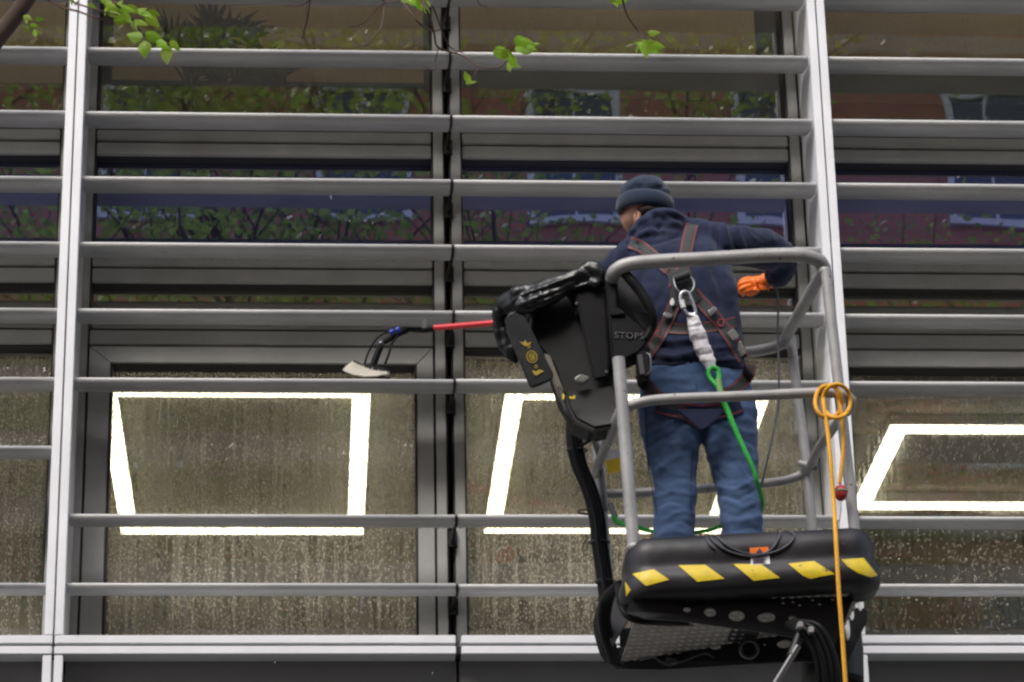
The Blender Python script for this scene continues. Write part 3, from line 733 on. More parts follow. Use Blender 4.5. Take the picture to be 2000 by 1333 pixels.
for poly in ([(1236, 1122), (1277, 1113), (1307, 1133), (1262, 1145)], [(1324, 1105), (1377, 1104), (1415, 1131), (1362, 1137)],
             [(1432, 1103), (1486, 1103), (1523, 1129), (1472, 1135)], [(1539, 1102), (1590, 1097), (1630, 1122), (1600, 1127), (1584, 1131), (1568, 1125)],
             [(1643, 1094), (1686, 1091), (1713, 1124), (1700, 1128), (1676, 1120), (1656, 1108)], [(1222, 1137), (1224, 1140), (1233, 1152), (1224, 1165)]):
    decal('yellow_stripe', bv_b, poly, YEL, bump)
lab = decal('warning_label', bv_b, [(1464, 1071), (1500, 1069), (1502, 1083), (1465, 1085)], ORL, bump, .003)
decal('warning_triangle', bv_b, [(1483, 1072), (1490, 1081), (1476, 1081)], INK, lab, .006, sub=2)
lab2 = decal('warning_label', bv_b, [(1466, 1086), (1502, 1084), (1504, 1103), (1467, 1105)], WL, bump, .003)
for k in range(5): decal('print_line', bv_b, [(1470, 1089 + k * 3.1), (1498 - (k * 5) % 9, 1088 + k * 3.1), (1498 - (k * 5) % 9, 1089.2 + k * 3.1), (1470, 1090.2 + k * 3.1)], INK, lab2, .006, sub=2)
# floor plate
mb = MB(); v = []
for h in (.014, .020):
    v += [fr(.05, YN, h), fr(.95, YN, h), fr(.95, YF, h), fr(.05, YF, h)]
mb.add(v, [(0, 1, 2, 3), (7, 6, 5, 4), (0, 4, 5, 1), (1, 5, 6, 2), (2, 6, 7, 3), (3, 7, 4, 0)]); mb.build('floor_plate', PLATE, lift)
mb = MB()
for i in range(26):
    for j in range(15):
        u = .07 + i * .035; y = YN + .04 + j * .048; s = 1 if (i + j) % 2 else -1
        c = fr(u, y, .013); a = Vector((.013, .007 * s, 0)); b = Vector((-.004 * s, .008, 0)); d = Vector((0, 0, -.005))
        mb.add([c - a, c + b, c + a, c - b, c + d], [(0, 1, 4), (1, 2, 4), (2, 3, 4), (3, 0, 4)])
o = mb.build('tread_pattern', mat('lightened_tread', (.62, .60, .57), .5), lift); o['kind'] = 'stuff'  # bumps coloured paler to stand for light dots on the dark underside
# toe boards
for A_, B_ in (((.05, YF), (.95, YF)),):
    mb = MB(); v = [fr(A_[0], YF - .004, .02), fr(B_[0], YF - .004, .02), fr(B_[0], YF - .004, .15), fr(A_[0], YF - .004, .15)]
    v += [p + Vector((0, .006, 0)) for p in v]
    mb.add(v, [(0, 1, 2, 3), (7, 6, 5, 4), (0, 1, 5, 4), (1, 2, 6, 5), (2, 3, 7, 6), (3, 0, 4, 7)]); mb.build('toe_board', FRAMEB, lift)
# supporting frame under the floor: wishbone plates with lightening holes
ya = lambda px, py: YN - .03 + max(0, (px - 1250) / 400) * .10
pxplate('support_plate', [[(1234, 1168), (1400, 1166), (1684, 1152), (1664, 1176), (1650, 1215), (1634, 1250), (1622, 1290), (1600, 1280), (1572, 1248), (1500, 1236), (1430, 1226), (1330, 1212), (1260, 1208), (1222, 1196)],
    circ(1342, 1191, 8, 5), circ(1387, 1196, 12, 9), circ(1439, 1203, 16, 11), circ(1497, 1206, 18, 10, rot=-5), circ(1548, 1207, 8, 5), circ(1530, 1178, 3.5, 2.5, 8), circ(1549, 1176, 3.5, 2.5, 8), circ(1587, 1172, 3.5, 2.5, 8), circ(1562, 1182, 3.5, 2.5, 8), circ(1601, 1180, 3.5, 2.5, 8), circ(1627, 1171, 3.5, 2.5, 8)], ya, .012, FRAMEB, lift)
yb = lambda px, py: YF - .02 - max(0, (px - 1200) / 400) * .30
pxplate('support_plate', [[(1180, 1268), (1230, 1262), (1320, 1248), (1430, 1232), (1560, 1240), (1640, 1240), (1640, 1296), (1560, 1292), (1420, 1300), (1290, 1308), (1205, 1307), (1184, 1292)],
    circ(1397, 1262, 12, 7), circ(1337, 1268, 5, 4, 10), circ(1533, 1258, 16, 8, rot=-4), circ(1494, 1259, 2.5, 2.5, 8), circ(1439, 1256, 2.5, 2.5, 8)], yb, .012, FRAMEB, lift)
T('collar', [P(1463 + 17 * math.cos(a), 1268 + 17 * math.sin(a), -1.3) for a in [k * math.pi / 8 for k in range(17)]], .007, DULLM, lift, 8, 1, False)
for px, py, y in ((1307, 1291, -1.15), (1315, 1293, -1.15)): 
    p = P(px, py, y); MB().box(p.x - .012, p.x + .012, p.y - .01, p.y + .01, p.z - .01, p.z + .01).build('connector', DULLM, lift, bevel=.003)
p = P(1372, 1291, -1.15); MB().box(p.x - .03, p.x + .03, p.y - .004, p.y + .004, p.z - .005, p.z + .005).build('connector', CHROME, lift, bevel=.002)
for px, py in ((1562, 1223), (1583, 1233)):
    p = P(px, py, -1.83); MB().box(p.x - .009, p.x + .009, p.y - .02, p.y + .02, p.z - .011, p.z + .011).build('hose_clip', STEEL, lift, bevel=.003)
# side cheek at the left with the grey inner plate seen between the hoses
pxplate('side_plate', [[(1196, 1160), (1232, 1178), (1236, 1200), (1214, 1232), (1198, 1262), (1186, 1240), (1188, 1190)]], -1.32, .02, DULLM, lift, .003)
pxplate('side_plate', [[(1668, 1186), (1694, 1188), (1693, 1215), (1656, 1292), (1634, 1300), (1640, 1250)]], -1.28, .10, FRAMEB, lift, .006)
for c in (circ(1655, 1228, 5, 22, rot=-4), circ(1664, 1200, 4, 11, rot=-4), circ(1680, 1182, 4, 11, rot=-10)):
    pxplate('painted_highlight', [c], -1.33, .01, WL, lift)  # highlights put in as thin white ovals on the black side plate
# rotator, jib and boom down to the chassis
mb = MB(); c = P(1622, 1262, -1.15)
loft(mb, [ell((c.x, c.y, c.z + h), a, a, 28, 2.2) for h, a in ((-.16, .07), (-.13, .11), (-.02, .115), (.06, .11), (.10, .07))]); mb.build('rotator', FRAMEB, lift, True, auto=45)
j0 = Vector((c.x + .02, c.y + .12, c.z - .05)); j1 = Vector((c.x + 1.0, -.95, c.z - 1.6)); j2 = Vector((c.x + 2.3, -1.2, c.z - 3.2)); j3 = Vector((c.x + 3.6, -2.2, .9))
T('jib', [j0, j1], .085, FRAMEB, lift, 4, 2); T('jib', [j1, j2], .095, GREENP, lift, 4, 2); T('boom', [j2, j3], .13, GREENP, lift, 4, 2)
for j in (j1, j2, j3): mb = MB(); tube(mb, [j + Vector((0, -.14, 0)), j + Vector((0, .14, 0))], .13, 20, 1, False); mb.build('pivot', FRAMEB, lift, True, auto=40)
g = j3; mb = MB().box(g.x - .9, g.x + .9, g.y - .6, g.y + .6, .35, .85); mb.build('chassis', GREENP, lift, bevel=.06)
mb = MB().box(g.x - .2, g.x + 1.0, g.y - .5, g.y + .5, .86, 1.35); mb.build('engine_cover', GREENP, lift, bevel=.10)
for sx in (-.6, .6):
    for sy in (-.66, .66):
        mb = MB(); tube(mb, [(g.x + sx, g.y + sy - .11, .27), (g.x + sx, g.y + sy + .11, .27)], .27, 28, 1, False); mb.build('wheel', TYRE, lift, True, auto=40)
lift_end = None
T('cylinder_rod', PP([(1559, 1262, -1.82), (1508, 1345, -1.80)]), .011, mat('rod_steel', (.3, .3, .31), .3, .8), lift, 12, 2)
T('cylinder', PP([(1562, 1240, -1.80), (1545, 1282, -1.81)]), .017, FRAMEB, lift, 12, 2)
for dx, r in ((0, .013), (14, .010), (26, .010), (-12, .008)):
    T('hose', PP([(1540 + dx * .4, 1218 - dx * .2, -1.76), (1572 + dx, 1230 - dx * .3, -1.81), (1596 + dx, 1262, -1.81), (1608 + dx, 1300, -1.80), (1612 + dx, 1350, -1.78)]), r, PLAS, lift, 10)
T('hose', PP([(1250, 1290, -1.2), (1275, 1284, -1.25), (1290, 1292, -1.25), (1310, 1300, -1.2)]), .004, CABLE, lift, 8)
T('hose', PP([(1300, 1296, -1.2), (1330, 1293, -1.25), (1375, 1277, -1.25), (1395, 1285, -1.2)]), .004, CABLE, lift, 8)
# hoses strapped to the left rear post
for dx, dy, r, yy in ((-10, 0, .014, -1.12), (0, 0, .015, -1.14), (9, 5, .012, -1.13), (-4, 0, .010, -1.17)):
    T('hose', PP([(1122 + dx * .6, 800, yy), (1122 + dx, 850, yy), (1131 + dx, 905, yy), (1150 + dx, 950, yy), (1166 + dx, 1005, yy), (1172 + dx, 1060, yy), (1182 + dx, 1130, yy), (1186 + dx, 1175, yy), (1176 + dx, 1215, yy), (1176 + dx * .5, 1250, yy), (1190 + dx * .5, 1285, yy), (1215, 1300, yy)]), r, PLAS, lift, 12)
for dx, r in ((0, .016), (10, .013)):
    T('hose', PP([(1212 + dx, 1142, -1.55), (1200 + dx * .4, 1150, -1.5), (1182 + dx, 1172, -1.4), (1176 + dx, 1210, -1.35), (1184 + dx, 1250, -1.3), (1196 + dx, 1290, -1.2)]), r, PLAS, lift, 12)
for dy, r in ((0, .013), (11, .013), (22, .010)):
    T('hose', PP([(1208, 1146 + dy * .2, -1.62), (1216 - dy * .2, 1172 + dy * .5, -1.68), (1238 - dy * .3, 1187 + dy, -1.70), (1270, 1194 + dy, -1.68), (1330, 1196 + dy, -1.5), (1420, 1215, -1.3)]), r, PLAS, lift, 12)
for px, py in ((1128, 880), (1150, 1000), (1172, 1060), (1184, 1137)):
    T('hose_tie', [P(px + 20 * math.cos(a) - 1, py + 5 * math.sin(a), -1.14 + .02 * math.sin(a)) for a in [k * math.pi / 8 for k in range(17)]], .0035, BLACK, lift, 6, 1, False)
T('conduit', PP([(1126, 905, -1.10), (1140, 950, -1.10), (1152, 980, -1.1)]), .014, WL, lift, 10)
T('hose', PP([(1148, 850, -1.15), (1132, 860, -1.15), (1130, 880, -1.15)]), .006, PLAS, lift, 8)
T('hose', PP([(1180, 835, -1.2), (1150, 862, -1.15), (1132, 872, -1.15)]), .006, PLAS, lift, 8)
T('rail_upright', PP([(1158, 850, -1.16), (1172, 900, -1.1), (1182, 1000, -1.08)]), .013, STEEL, lift, 10)
# yellow tag hanging on a string behind the near post
T('tag_string', PP([(1186, 868, YN + .3), (1196, 885, YN + .3), (1200, 897, YN + .3)]), .002, WL, lift, 6)
pxplate('tag', [[(1182, 901), (1212, 893), (1217, 918), (1190, 926)]], YN + .3, .004, YEL, lift, label='small yellow plastic tag hanging from the mid rail')
pxplate('tag', [[(1188, 880), (1208, 878), (1212, 894), (1184, 901)]], YN + .31, .004, WL, lift)
# control console
con = lambda px, py: -1.62 + max(0, (1190 - px) / 220) * .12
cbody = pxplate('control_box', [[(1010, 612), (1070, 570), (1120, 545), (1150, 525), (1186, 520), (1192, 560), (1198, 660), (1208, 720), (1207, 806), (1198, 830), (1160, 839), (1122, 822), (1108, 790), (1096, 772), (1078, 716), (1058, 690), (1030, 660)]], con, .15, PLAS, lift, .016)
pxplate('lower_box', [[(1104, 765), (1200, 752), (1212, 790), (1208, 812), (1196, 832), (1160, 838), (1124, 820), (1110, 796)]], lambda a, b: -1.645 + max(0, (1190 - a) / 220) * .1, .05, FRAMEB, cbody, .01)
pxplate('switch_cover', [[(1121, 738), (1134, 730), (1153, 736), (1140, 748), (1124, 744)]], -1.66, .03, CHROME, cbody, .004)
pxplate('edge_strip', [[(1063, 690), (1074, 694), (1100, 760), (1102, 792), (1092, 782), (1084, 757), (1072, 725)]], -1.60, .01, mat('tan_strip', (.16, .14, .11), .6), cbody, .002)
for c in ([(1112, 774), (1118, 776), (1122, 771), (1124, 778), (1117, 780), (1112, 778)], [(1099, 768), (1103, 772), (1101, 782), (1098, 778)]): pxplate('yellow_mark', [c], -1.652, .004, YEL, cbody)
pxplate('side_panel', [[(1124, 575), (1150, 556), (1178, 545), (1184, 600), (1190, 700), (1188, 736), (1162, 742), (1150, 700)]], -1.652, .02, PLAS, cbody, .006)
for c in ((1186, 560), (1188, 724), (1130, 590)): pxplate('screw', [circ(c[0] - 4, c[1] + 2, 3, 3, 10)], -1.656, .006, DULLM, cbody)
# moulded grip side with the embossed word
hmain = pxplate('handle_moulding', [[(1181, 524), (1190, 517), (1200, 522), (1206, 540), (1206, 600), (1222, 612), (1262, 646), (1268, 655), (1262, 672), (1247, 690), (1225, 700), (1203, 712), (1196, 708), (1190, 640)]], -1.70, .11, PLAS, lift, .010)
pxplate('recess_panel', [[(1205, 538), (1240, 540), (1262, 590), (1266, 640), (1262, 652), (1224, 614), (1206, 600)]], -1.64, .03, RUBBER, hmain, .004)
T('grip', PP([(1206, 532, -1.69), (1216, 532, -1.72), (1230, 545, -1.73), (1252, 572, -1.73), (1268, 598, -1.73), (1277, 622, -1.72), (1274, 640, -1.70), (1262, 662, -1.69)]), [.014, .017, .018, .018, .016, .014, .016], PLAS, hmain, 14)
pxplate('grip_web', [[(1232, 604), (1270, 612), (1276, 632), (1266, 652), (1250, 640), (1238, 620)]], -1.68, .03, PLAS, hmain, .006)
pxplate('raised_pad', [[(1192, 614), (1197, 602), (1214, 603), (1224, 614), (1196, 617)]], -1.712, .02, PLAS, hmain, .004)
tx = bpy.data.curves.new('t', 'FONT'); tx.body = 'STOPS'; tx.size = .034; tx.extrude = .0018; tx.space_character = 1.1; tx.bevel_depth = .0005
to = bpy.data.objects.new('t', tx); C.objects.link(to); dg = bpy.context.evaluated_depsgraph_get(); me = bpy.data.meshes.new_from_object(to.evaluated_get(dg)); bpy.data.objects.remove(to)
o_ = P(1200, 661, -1.7025); me.transform(Matrix.Translation(o_) @ Matrix.Rotation(math.radians(2), 4, 'Y') @ Matrix.Rotation(math.radians(90), 4, 'X'))
link(me, 'embossed_lettering', mat('worn_grey_print', (.055, .055, .06), .5), hmain)
dev = pxplate('foot_switch_box', [[(1243, 690), (1256, 684), (1268, 686), (1271, 728), (1264, 738), (1250, 736), (1244, 718)]], -1.70, .05, PLAS, lift, .005)
pxplate('cover_plate', [[(1245, 694), (1254, 692), (1259, 730), (1250, 731)]], -1.703, .004, DULLM, dev)
T('wire_loop', PP([(1263, 690, -1.72), (1270, 696, -1.73), (1271, 722, -1.73), (1265, 732, -1.72)]), .003, DULLM, dev, 8)
# black vinyl cover bundled over the console
mb = MB()
def blob(px, py, y, rx, rz, ry=.05):
    p = P(px, py, y); sphere(mb, p, rx, ry, rz, 14, 10)
tube(mb, PP([(974, 612, -1.50), (984, 600, -1.52), (1006, 590, -1.55), (1040, 577, -1.59), (1080, 561, -1.63), (1120, 545, -1.655), (1155, 531, -1.665), (1168, 532, -1.668)]), [.028, .036, .040, .042, .038, .034, .028, .018], 22, 6)
tube(mb, PP([(980, 600, -1.50), (976, 625, -1.49), (984, 660, -1.47), (1000, 695, -1.46), (1012, 712, -1.46)]), [.030, .030, .028, .026, .014], 18, 5)
tube(mb, PP([(1010, 606, -1.60), (1060, 588, -1.635), (1110, 567, -1.655), (1166, 548, -1.67)]), [.026, .028, .024, .014], 16, 5)
tube(mb, PP([(1140, 522, -1.655), (1160, 520, -1.67), (1168, 545, -1.675), (1160, 565, -1.67)]), [.014, .018, .018, .008], 14, 4)
tube(mb, PP([(1005, 575, -1.6), (1060, 553, -1.63), (1110, 535, -1.66), (1150, 521, -1.67), (1170, 518, -1.67)]), [.016, .014, .012, .010, .008], 8, 4)
me = remesh(mb, .008, 7)
sculpt(me, [([(990, 600), (1040, 570), (1100, 548)], 4, .010), ([(1040, 590), (1100, 565), (1150, 545)], 4, -.012), ([(970, 600), (990, 620), (1010, 615)], 3, -.010), ([(985, 600), (1000, 620), (1012, 640)], 3, .009), ([(1020, 560), (1030, 600)], 3, -.008), ([(1050, 560), (1060, 585)], 3, .006), ([(975, 640), (985, 690)], 4, -.008), ([(992, 650), (1004, 700)], 3, .008), ([(1150, 525), (1168, 555)], 3, -.008)], .016, 7, (1, 1, 1.6), 4)
sculpt(me, [([(1000, 585), (1060, 562), (1125, 538)], 2.5, .006), ([(1010, 596), (1070, 575), (1150, 545)], 3, .006), ([(1016, 606), (1080, 584), (1155, 556)], 3, -.006), ([(1128, 525), (1148, 540), (1168, 560)], 3, .007), ([(968, 604), (980, 612), (1000, 606)], 2.5, .006)], .003, 30, (1, 1, 2.2), 9)
cov = link(me, 'vinyl_cover', VINYL, lift, True)
sh = MB(); NU, NV = 44, 16; v = []
for side_ in (0, 1):
    for i in range(NU + 1):
        u = i / NU; ax, ay = 1004 + 142 * u, 603 - 57 * u; ln = 44 + 22 * math.sin(u * 7 + 1) + 12 * math.sin(u * 17)
        for j in range(NV + 1):
            t = j / NV; fold = .012 * math.sin(u * 26 + 1.5 * math.sin(u * 9) + t * 1.2) * (.3 + .7 * t) + .008 * noise.noise(Vector((u * 6, t * 3, 2)))
            v.append(P(ax + 8 * t * math.sin(u * 11), ay + ln * t - 6, con(ax, ay) - .040 - fold * 1.2 - .012 * (1 - t) + side_ * .003))
f = []; o_ = (NU + 1) * (NV + 1)
for i in range(NU):
    for j in range(NV):
        a = i * (NV + 1) + j; q = (a, a + 1, a + NV + 2, a + NV + 1); f += [q, tuple(o_ + k for k in reversed(q))]
    for j in (0, NV): a = i * (NV + 1) + j; f.append((a, a + NV + 1, o_ + a + NV + 1, o_ + a))
sh.add(v, f).build('cover_skirt', VINYL, cov, True, auto=80)
flap = pxplate('cover_flap', [[(986, 622), (1000, 610), (1022, 615), (1032, 630), (1082, 732), (1078, 741), (1040, 757), (1034, 752), (990, 645)]], lambda a, b: -1.66, .018, VINYL, lift, .004)
bm_ = bvh_of(MB().mesh()) if False else None
YM = mat('yellow_emblem_print', (.34, .25, .015), .6)
def mark(poly): pxplate('emblem', poly, -1.6635, .0015, YM, flap)
mark([circ(1039, 697, 10.5, 12.5, 20, -20), circ(1039, 697, 8.8, 10.8, 20, -20)]); mark([circ(1039, 697, 6, 8, 16, -20), circ(1039, 697, 4.6, 6.4, 16, -20)])
mark([[(1034, 692), (1044, 698), (1043, 701), (1033, 695)]]); mark([[(1037, 703), (1041, 690), (1043, 691), (1039, 704)]])
mark([circ(1033, 677, 3, 3.6, 12), circ(1033, 677, 1.8, 2.2, 12)]); mark([circ(1047, 716, 3, 3.6, 12), circ(1047, 716, 1.8, 2.2, 12)])
mark([[(1015, 667), (1022, 670), (1026, 664), (1029, 671), (1038, 668), (1032, 676), (1024, 676)]]); mark([[(1039, 723), (1047, 726), (1053, 722), (1063, 725), (1056, 729), (1048, 734), (1043, 731)]])
T('cover_tape', PP([(1092, 757, -1.62), (1104, 800, -1.64), (1118, 830, -1.62)]), .007, BLACK, lift, 8)
# ------------------------------------------------------------------ the man
me_floor = fr(.3, -1.38, .021).z
man = root('person', (P(1370, 900, -1.38).x, -1.38, me_floor), 'man seen from behind in dark beanie, navy hoodie and blue trousers on the lift platform', 'person')
def rg(py, L, Rr, y, b, n=36, e=2.2, sh=0):
    a = P(L, py, y); c = P(Rr, py, y); m = (a + c) / 2
    return ell(m, (c.x - a.x) / 2 + sh, b + sh, n, e)
def rgs(lst, sh=0, n=36): return [rg(*q, n=n, sh=sh) for q in lst]
def zcap(rings):
    return rings
torso = [(742, 1262, 1457, -1.37, .120), (736, 1256, 1462, -1.37, .134), (722, 1256, 1462, -1.375, .136), (715, 1262, 1457, -1.375, .130), (690, 1263, 1457, -1.38, .130), (650, 1262, 1450, -1.385, .124), (600, 1248, 1442, -1.385, .124), (550, 1232, 1434, -1.375, .128), (512, 1222, 1424, -1.36, .120), (484, 1226, 1406, -1.345, .102), (458, 1240, 1388, -1.335, .084), (436, 1258, 1345, -1.33, .066)]
armR = ([(1385, 476, -1.33), (1420, 479, -1.32), (1465, 483, -1.28), (1505, 489, -1.22), (1520, 497, -1.18)], [.080, .078, .075, .072, .064])
foreR = ([(1522, 496, -1.18), (1524, 515, -1.14), (1519, 535, -1.10), (1511, 547, -1.07)], [.060, .060, .054, .046])
armL = ([(1236, 506, -1.33), (1205, 528, -1.26), (1170, 562, -1.16), (1150, 600, -1.08)], [.078, .070, .064, .056])
foreL = ([(1150, 598, -1.09), (1125, 606, -1.05), (1085, 616, -1.03)], [.058, .052, .042])
legL = [(775, 1250, 1372, -1.375, .10), (800, 1246, 1373, -1.375, .104), (835, 1251, 1371, -1.375, .097), (870, 1257, 1367, -1.37, .088), (910, 1266, 1363, -1.365, .081), (950, 1277, 1360, -1.365, .076), (1000, 1281, 1357, -1.37, .073), (1050, 1280, 1352, -1.38, .071), (1110, 1283, 1350, -1.38, .070), (1180, 1284, 1350, -1.38, .068), (1222, 1284, 1352, -1.38, .066)]
legR = [(775, 1362, 1474, -1.375, .10), (800, 1362, 1478, -1.375, .104), (835, 1368, 1480, -1.375, .097), (870, 1375, 1480, -1.37, .088), (910, 1383, 1480, -1.365, .081), (950, 1397, 1483, -1.365, .076), (1000, 1408, 1487, -1.37, .073), (1050, 1413, 1492, -1.38, .071), (1110, 1418, 1490, -1.38, .070), (1180, 1422, 1490, -1.38, .068), (1222, 1422, 1492, -1.38, .066)]
hips = [(716, 1268, 1450, -1.375, .116), (735, 1260, 1458, -1.375, .124), (760, 1251, 1467, -1.375, .132), (790, 1247, 1474, -1.375, .134), (815, 1255, 1472, -1.375, .120), (835, 1290, 1440, -1.375, .08)]
def hand(mb, wrist, palm, tips_px, y, thumb, rr=.0085):
    k = 1 if rr > .008 else .68
    sphere(mb, palm, .036 * k, .020 * k, .030 * k, 14, 10)
    tube(mb, [wrist, palm], [.024 * k, .028 * k], 12, 3)
    for chain in tips_px: tube(mb, [P(*c) for c in chain], [rr * 1.1, rr, rr * .95, rr * .85], 8, 3)
    tube(mb, [P(*c) for c in thumb], [rr * 1.35, rr * 1.2, rr], 8, 3)
RF = [[(1466, 544, -1.055), (1454, 546, -1.065), (1446, 552, -1.06), (1444, 560, -1.04)], [(1465, 551, -1.065), (1453, 553, -1.08), (1444, 558, -1.07), (1442, 566, -1.05)],
      [(1466, 559, -1.07), (1455, 562, -1.085), (1447, 566, -1.075), (1446, 572, -1.05)], [(1468, 566, -1.07), (1459, 569, -1.08), (1452, 572, -1.07), (1451, 577, -1.05)]]
RT_ = [(1480, 565, -1.07), (1470, 573, -1.05), (1460, 574, -1.02)]
LF = [[(1068, 606, -1.03), (1060, 612, -1.05), (1056, 622, -1.04), (1058, 630, -1.02)], [(1075, 606, -1.03), (1068, 613, -1.055), (1064, 623, -1.045), (1066, 632, -1.02)], [(1083, 607, -1.03), (1077, 614, -1.055), (1073, 625, -1.045), (1075, 633, -1.02)], [(1091, 609, -1.03), (1086, 616, -1.05), (1082, 626, -1.04), (1084, 632, -1.02)]]
LT_ = [(1086, 606, -1.01), (1070, 606, -.985), (1058, 612, -.975)]
pR = P(1478, 554, -1.055); wR = P(1506, 547, -1.07); pL = P(1078, 612, -1.02); wL = P(1095, 612, -1.03)
# continuous body under the clothes
mb = MB()
S = -.016
loft(mb, rgs(torso[1:-2], S, 24)); loft(mb, rgs(hips, S, 24)); loft(mb, rgs(legL, S, 20)); loft(mb, rgs(legR, S, 20))
for ch, rr in (armR, foreR, armL, foreL): tube(mb, PP(ch), [r - .014 for r in rr], 14, 4)
hc = P(1258, 398, -1.30); sphere(mb, hc + Vector((0, 0, -.014)), .074, .090, .090, 24, 18)
jc = P(1243, 430, -1.285); sphere(mb, jc, .056, .068, .050, 20, 14)
sphere(mb, P(1222, 424, -1.265), .022, .035, .034, 14, 10)          # cheek
tube(mb, PP([(1262, 425, -1.31), (1275, 455, -1.33), (1290, 490, -1.34)]), [.056, .052, .05], 16, 3)
hand(mb, wR, pR, RF, 0, RT_, .0065); hand(mb, wL, pL, LF, 0, LT_, .0065)
nz = Vector((hc.x - .045, hc.y + .098, hc.z - .02)); tube(mb, [nz + Vector((.012, -.02, .03)), nz + Vector((-.004, .012, -.012)), nz + Vector((0, -.01, -.02))], [.007, .014, .009], 8, 3)   # nose
for s in (0, 1):
    ex = Vector((hc.x + (.055 if s else -.075), hc.y + (.03 if s else -.005), hc.z - .02))
for f_ in (legL, legR):
    q = P(f_[-1][1] * .5 + f_[-1][2] * .5, 1240, -1.38); sphere(mb, (q.x, -1.32, me_floor + .05), .045, .13, .045, 16, 10)
me = remesh(mb, .0085, 4); link(me, 'body', SKIN, man, True)
mb = MB(); e0 = P(1241, 424, -1.355); tube(mb, [e0 + Vector((0, 0, .026)), e0 + Vector((.012, -.012, .014)), e0 + Vector((.012, -.012, -.008)), e0 + Vector((.002, 0, -.024))], [.006, .008, .008, .007], 10, 4); sphere(mb, e0, .008, .012, .022, 10, 8); mb.build('ear', SKIN, man, True)
for dx in (-.048, .004):
    mb = MB(); c = Vector((hc.x + dx - .012, hc.y + .088 - abs(dx) * .3, hc.z - .008)); sphere(mb, c, .012, .012, .012, 12, 8); mb.build('eye', WL, man, True)
    mb = MB(); sphere(mb, c + Vector((-.002, .010, 0)), .005, .004, .005, 8, 6); mb.build('iris', INK, man, True)
mb = MB(); c = Vector((hc.x - .038, hc.y + .085, hc.z - .075)); tube(mb, [c + Vector((-.022, -.004, 0)), c + Vector((0, .004, .002)), c + Vector((.022, -.004, 0))], [.003, .006, .003], 8, 3); mb.build('mouth', mat('lips', (.42, .16, .12), .5), man, True)
mb = MB(); sphere(mb, P(1264, 420, -1.33), .052, .070, .026, 18, 12); mb.build('hair', HAIR, man, True)
# trousers
mb = MB(); loft(mb, rgs(hips)); loft(mb, rgs(legL)); loft(mb, rgs(legR))
me = remesh(mb, .0075, 6)
fl = [([(1255, 850), (1300, 832), (1345, 800)], 5, .007), ([(1262, 872), (1310, 850), (1352, 815)], 5, -.006), ([(1300, 880), (1340, 850)], 6, .005), ([(1475, 850), (1430, 835), (1395, 810)], 5, .007), ([(1478, 872), (1440, 855), (1400, 830)], 5, -.006),
      ([(1270, 930), (1300, 905), (1335, 890)], 5, .005), ([(1280, 975), (1310, 962), (1352, 968)], 4, .008), ([(1284, 992), (1310, 980), (1330, 984)], 3.5, -.008), ([(1300, 1016), (1330, 1000), (1356, 1004)], 3.5, .007), ([(1268, 940), (1290, 960), (1320, 968)], 3, -.006), ([(1276, 900), (1310, 925), (1345, 930)], 3.5, .005), ([(1290, 1028), (1330, 1018), (1354, 1030)], 4, -.008), ([(1282, 1045), (1320, 1040), (1350, 1046)], 4, .006),
      ([(1400, 950), (1435, 958), (1470, 940)], 4, .009), ([(1405, 968), (1440, 975), (1480, 955)], 4, -.010), ([(1418, 978), (1450, 992), (1478, 982)], 3.5, .007), ([(1412, 1000), (1436, 1010), (1470, 996)], 3.5, -.007), ([(1440, 900), (1460, 930), (1478, 940)], 3, .006), ([(1395, 920), (1420, 940), (1440, 938)], 3, -.006), ([(1418, 1020), (1455, 1018), (1487, 1008)], 4, .008), ([(1430, 1040), (1465, 1030), (1490, 1036)], 4, -.006),
      ([(1290, 760), (1340, 768), (1400, 752)], 6, -.004), ([(1262, 745), (1300, 738), (1340, 742)], 4, .004), ([(1385, 905), (1420, 880), (1460, 880)], 6, -.005), ([(1290, 915), (1300, 950)], 5, -.004), ([(1330, 850), (1322, 900), (1318, 940)], 12, .006), ([(1432, 860), (1432, 900), (1440, 935)], 12, .006)]
sculpt(me, [(a_, b_, c_ * .72) for a_, b_, c_ in fl], .008, 6, (1, 1, .8), 3); sculpt(me, [([(1371, 790), (1372, 840)], 7, -.012)], .005, 22, (.7, 1, 1.3), 8)
bv_t = bvh_of(me); tro = link(me, 'trousers', DENIM, man, True)
for pth in ([(1360, 748), (1364, 790), (1370, 830)], [(1262, 780), (1262, 850), (1270, 930), (1284, 1010)], [(1355, 872), (1350, 930), (1349, 1010)]):
    ribbon('seam', bv_t, pth, 1.6, [mat('dark_blue_thread', (.02, .04, .10), .9), DENIM], tro, .0015, .001, edge=False)
for poly in ([(1282, 758), (1330, 764), (1330, 772), (1282, 766)], [(1395, 762), (1440, 754), (1440, 762), (1395, 770)]): decal('pocket_welt', bv_t, poly, DENIM, tro, .003, -1.5)
for f_ in (legL, legR):
    cx = (P(f_[-1][1], 1222, -1.38).x + P(f_[-1][2], 1222, -1.38).x) / 2
    mb = MB(); loft(mb, [ell((cx, yy, me_floor + h), a, b, 24, 2.6) for yy, h, a, b in ((-1.33, .0, .052, .145), (-1.33, .025, .054, .148), (-1.335, .05, .052, .138), (-1.36, .085, .048, .10), (-1.385, .12, .048, .062), (-1.385, .20, .050, .056))]); mb.build('boot', BLACK, man, True, auto=55)
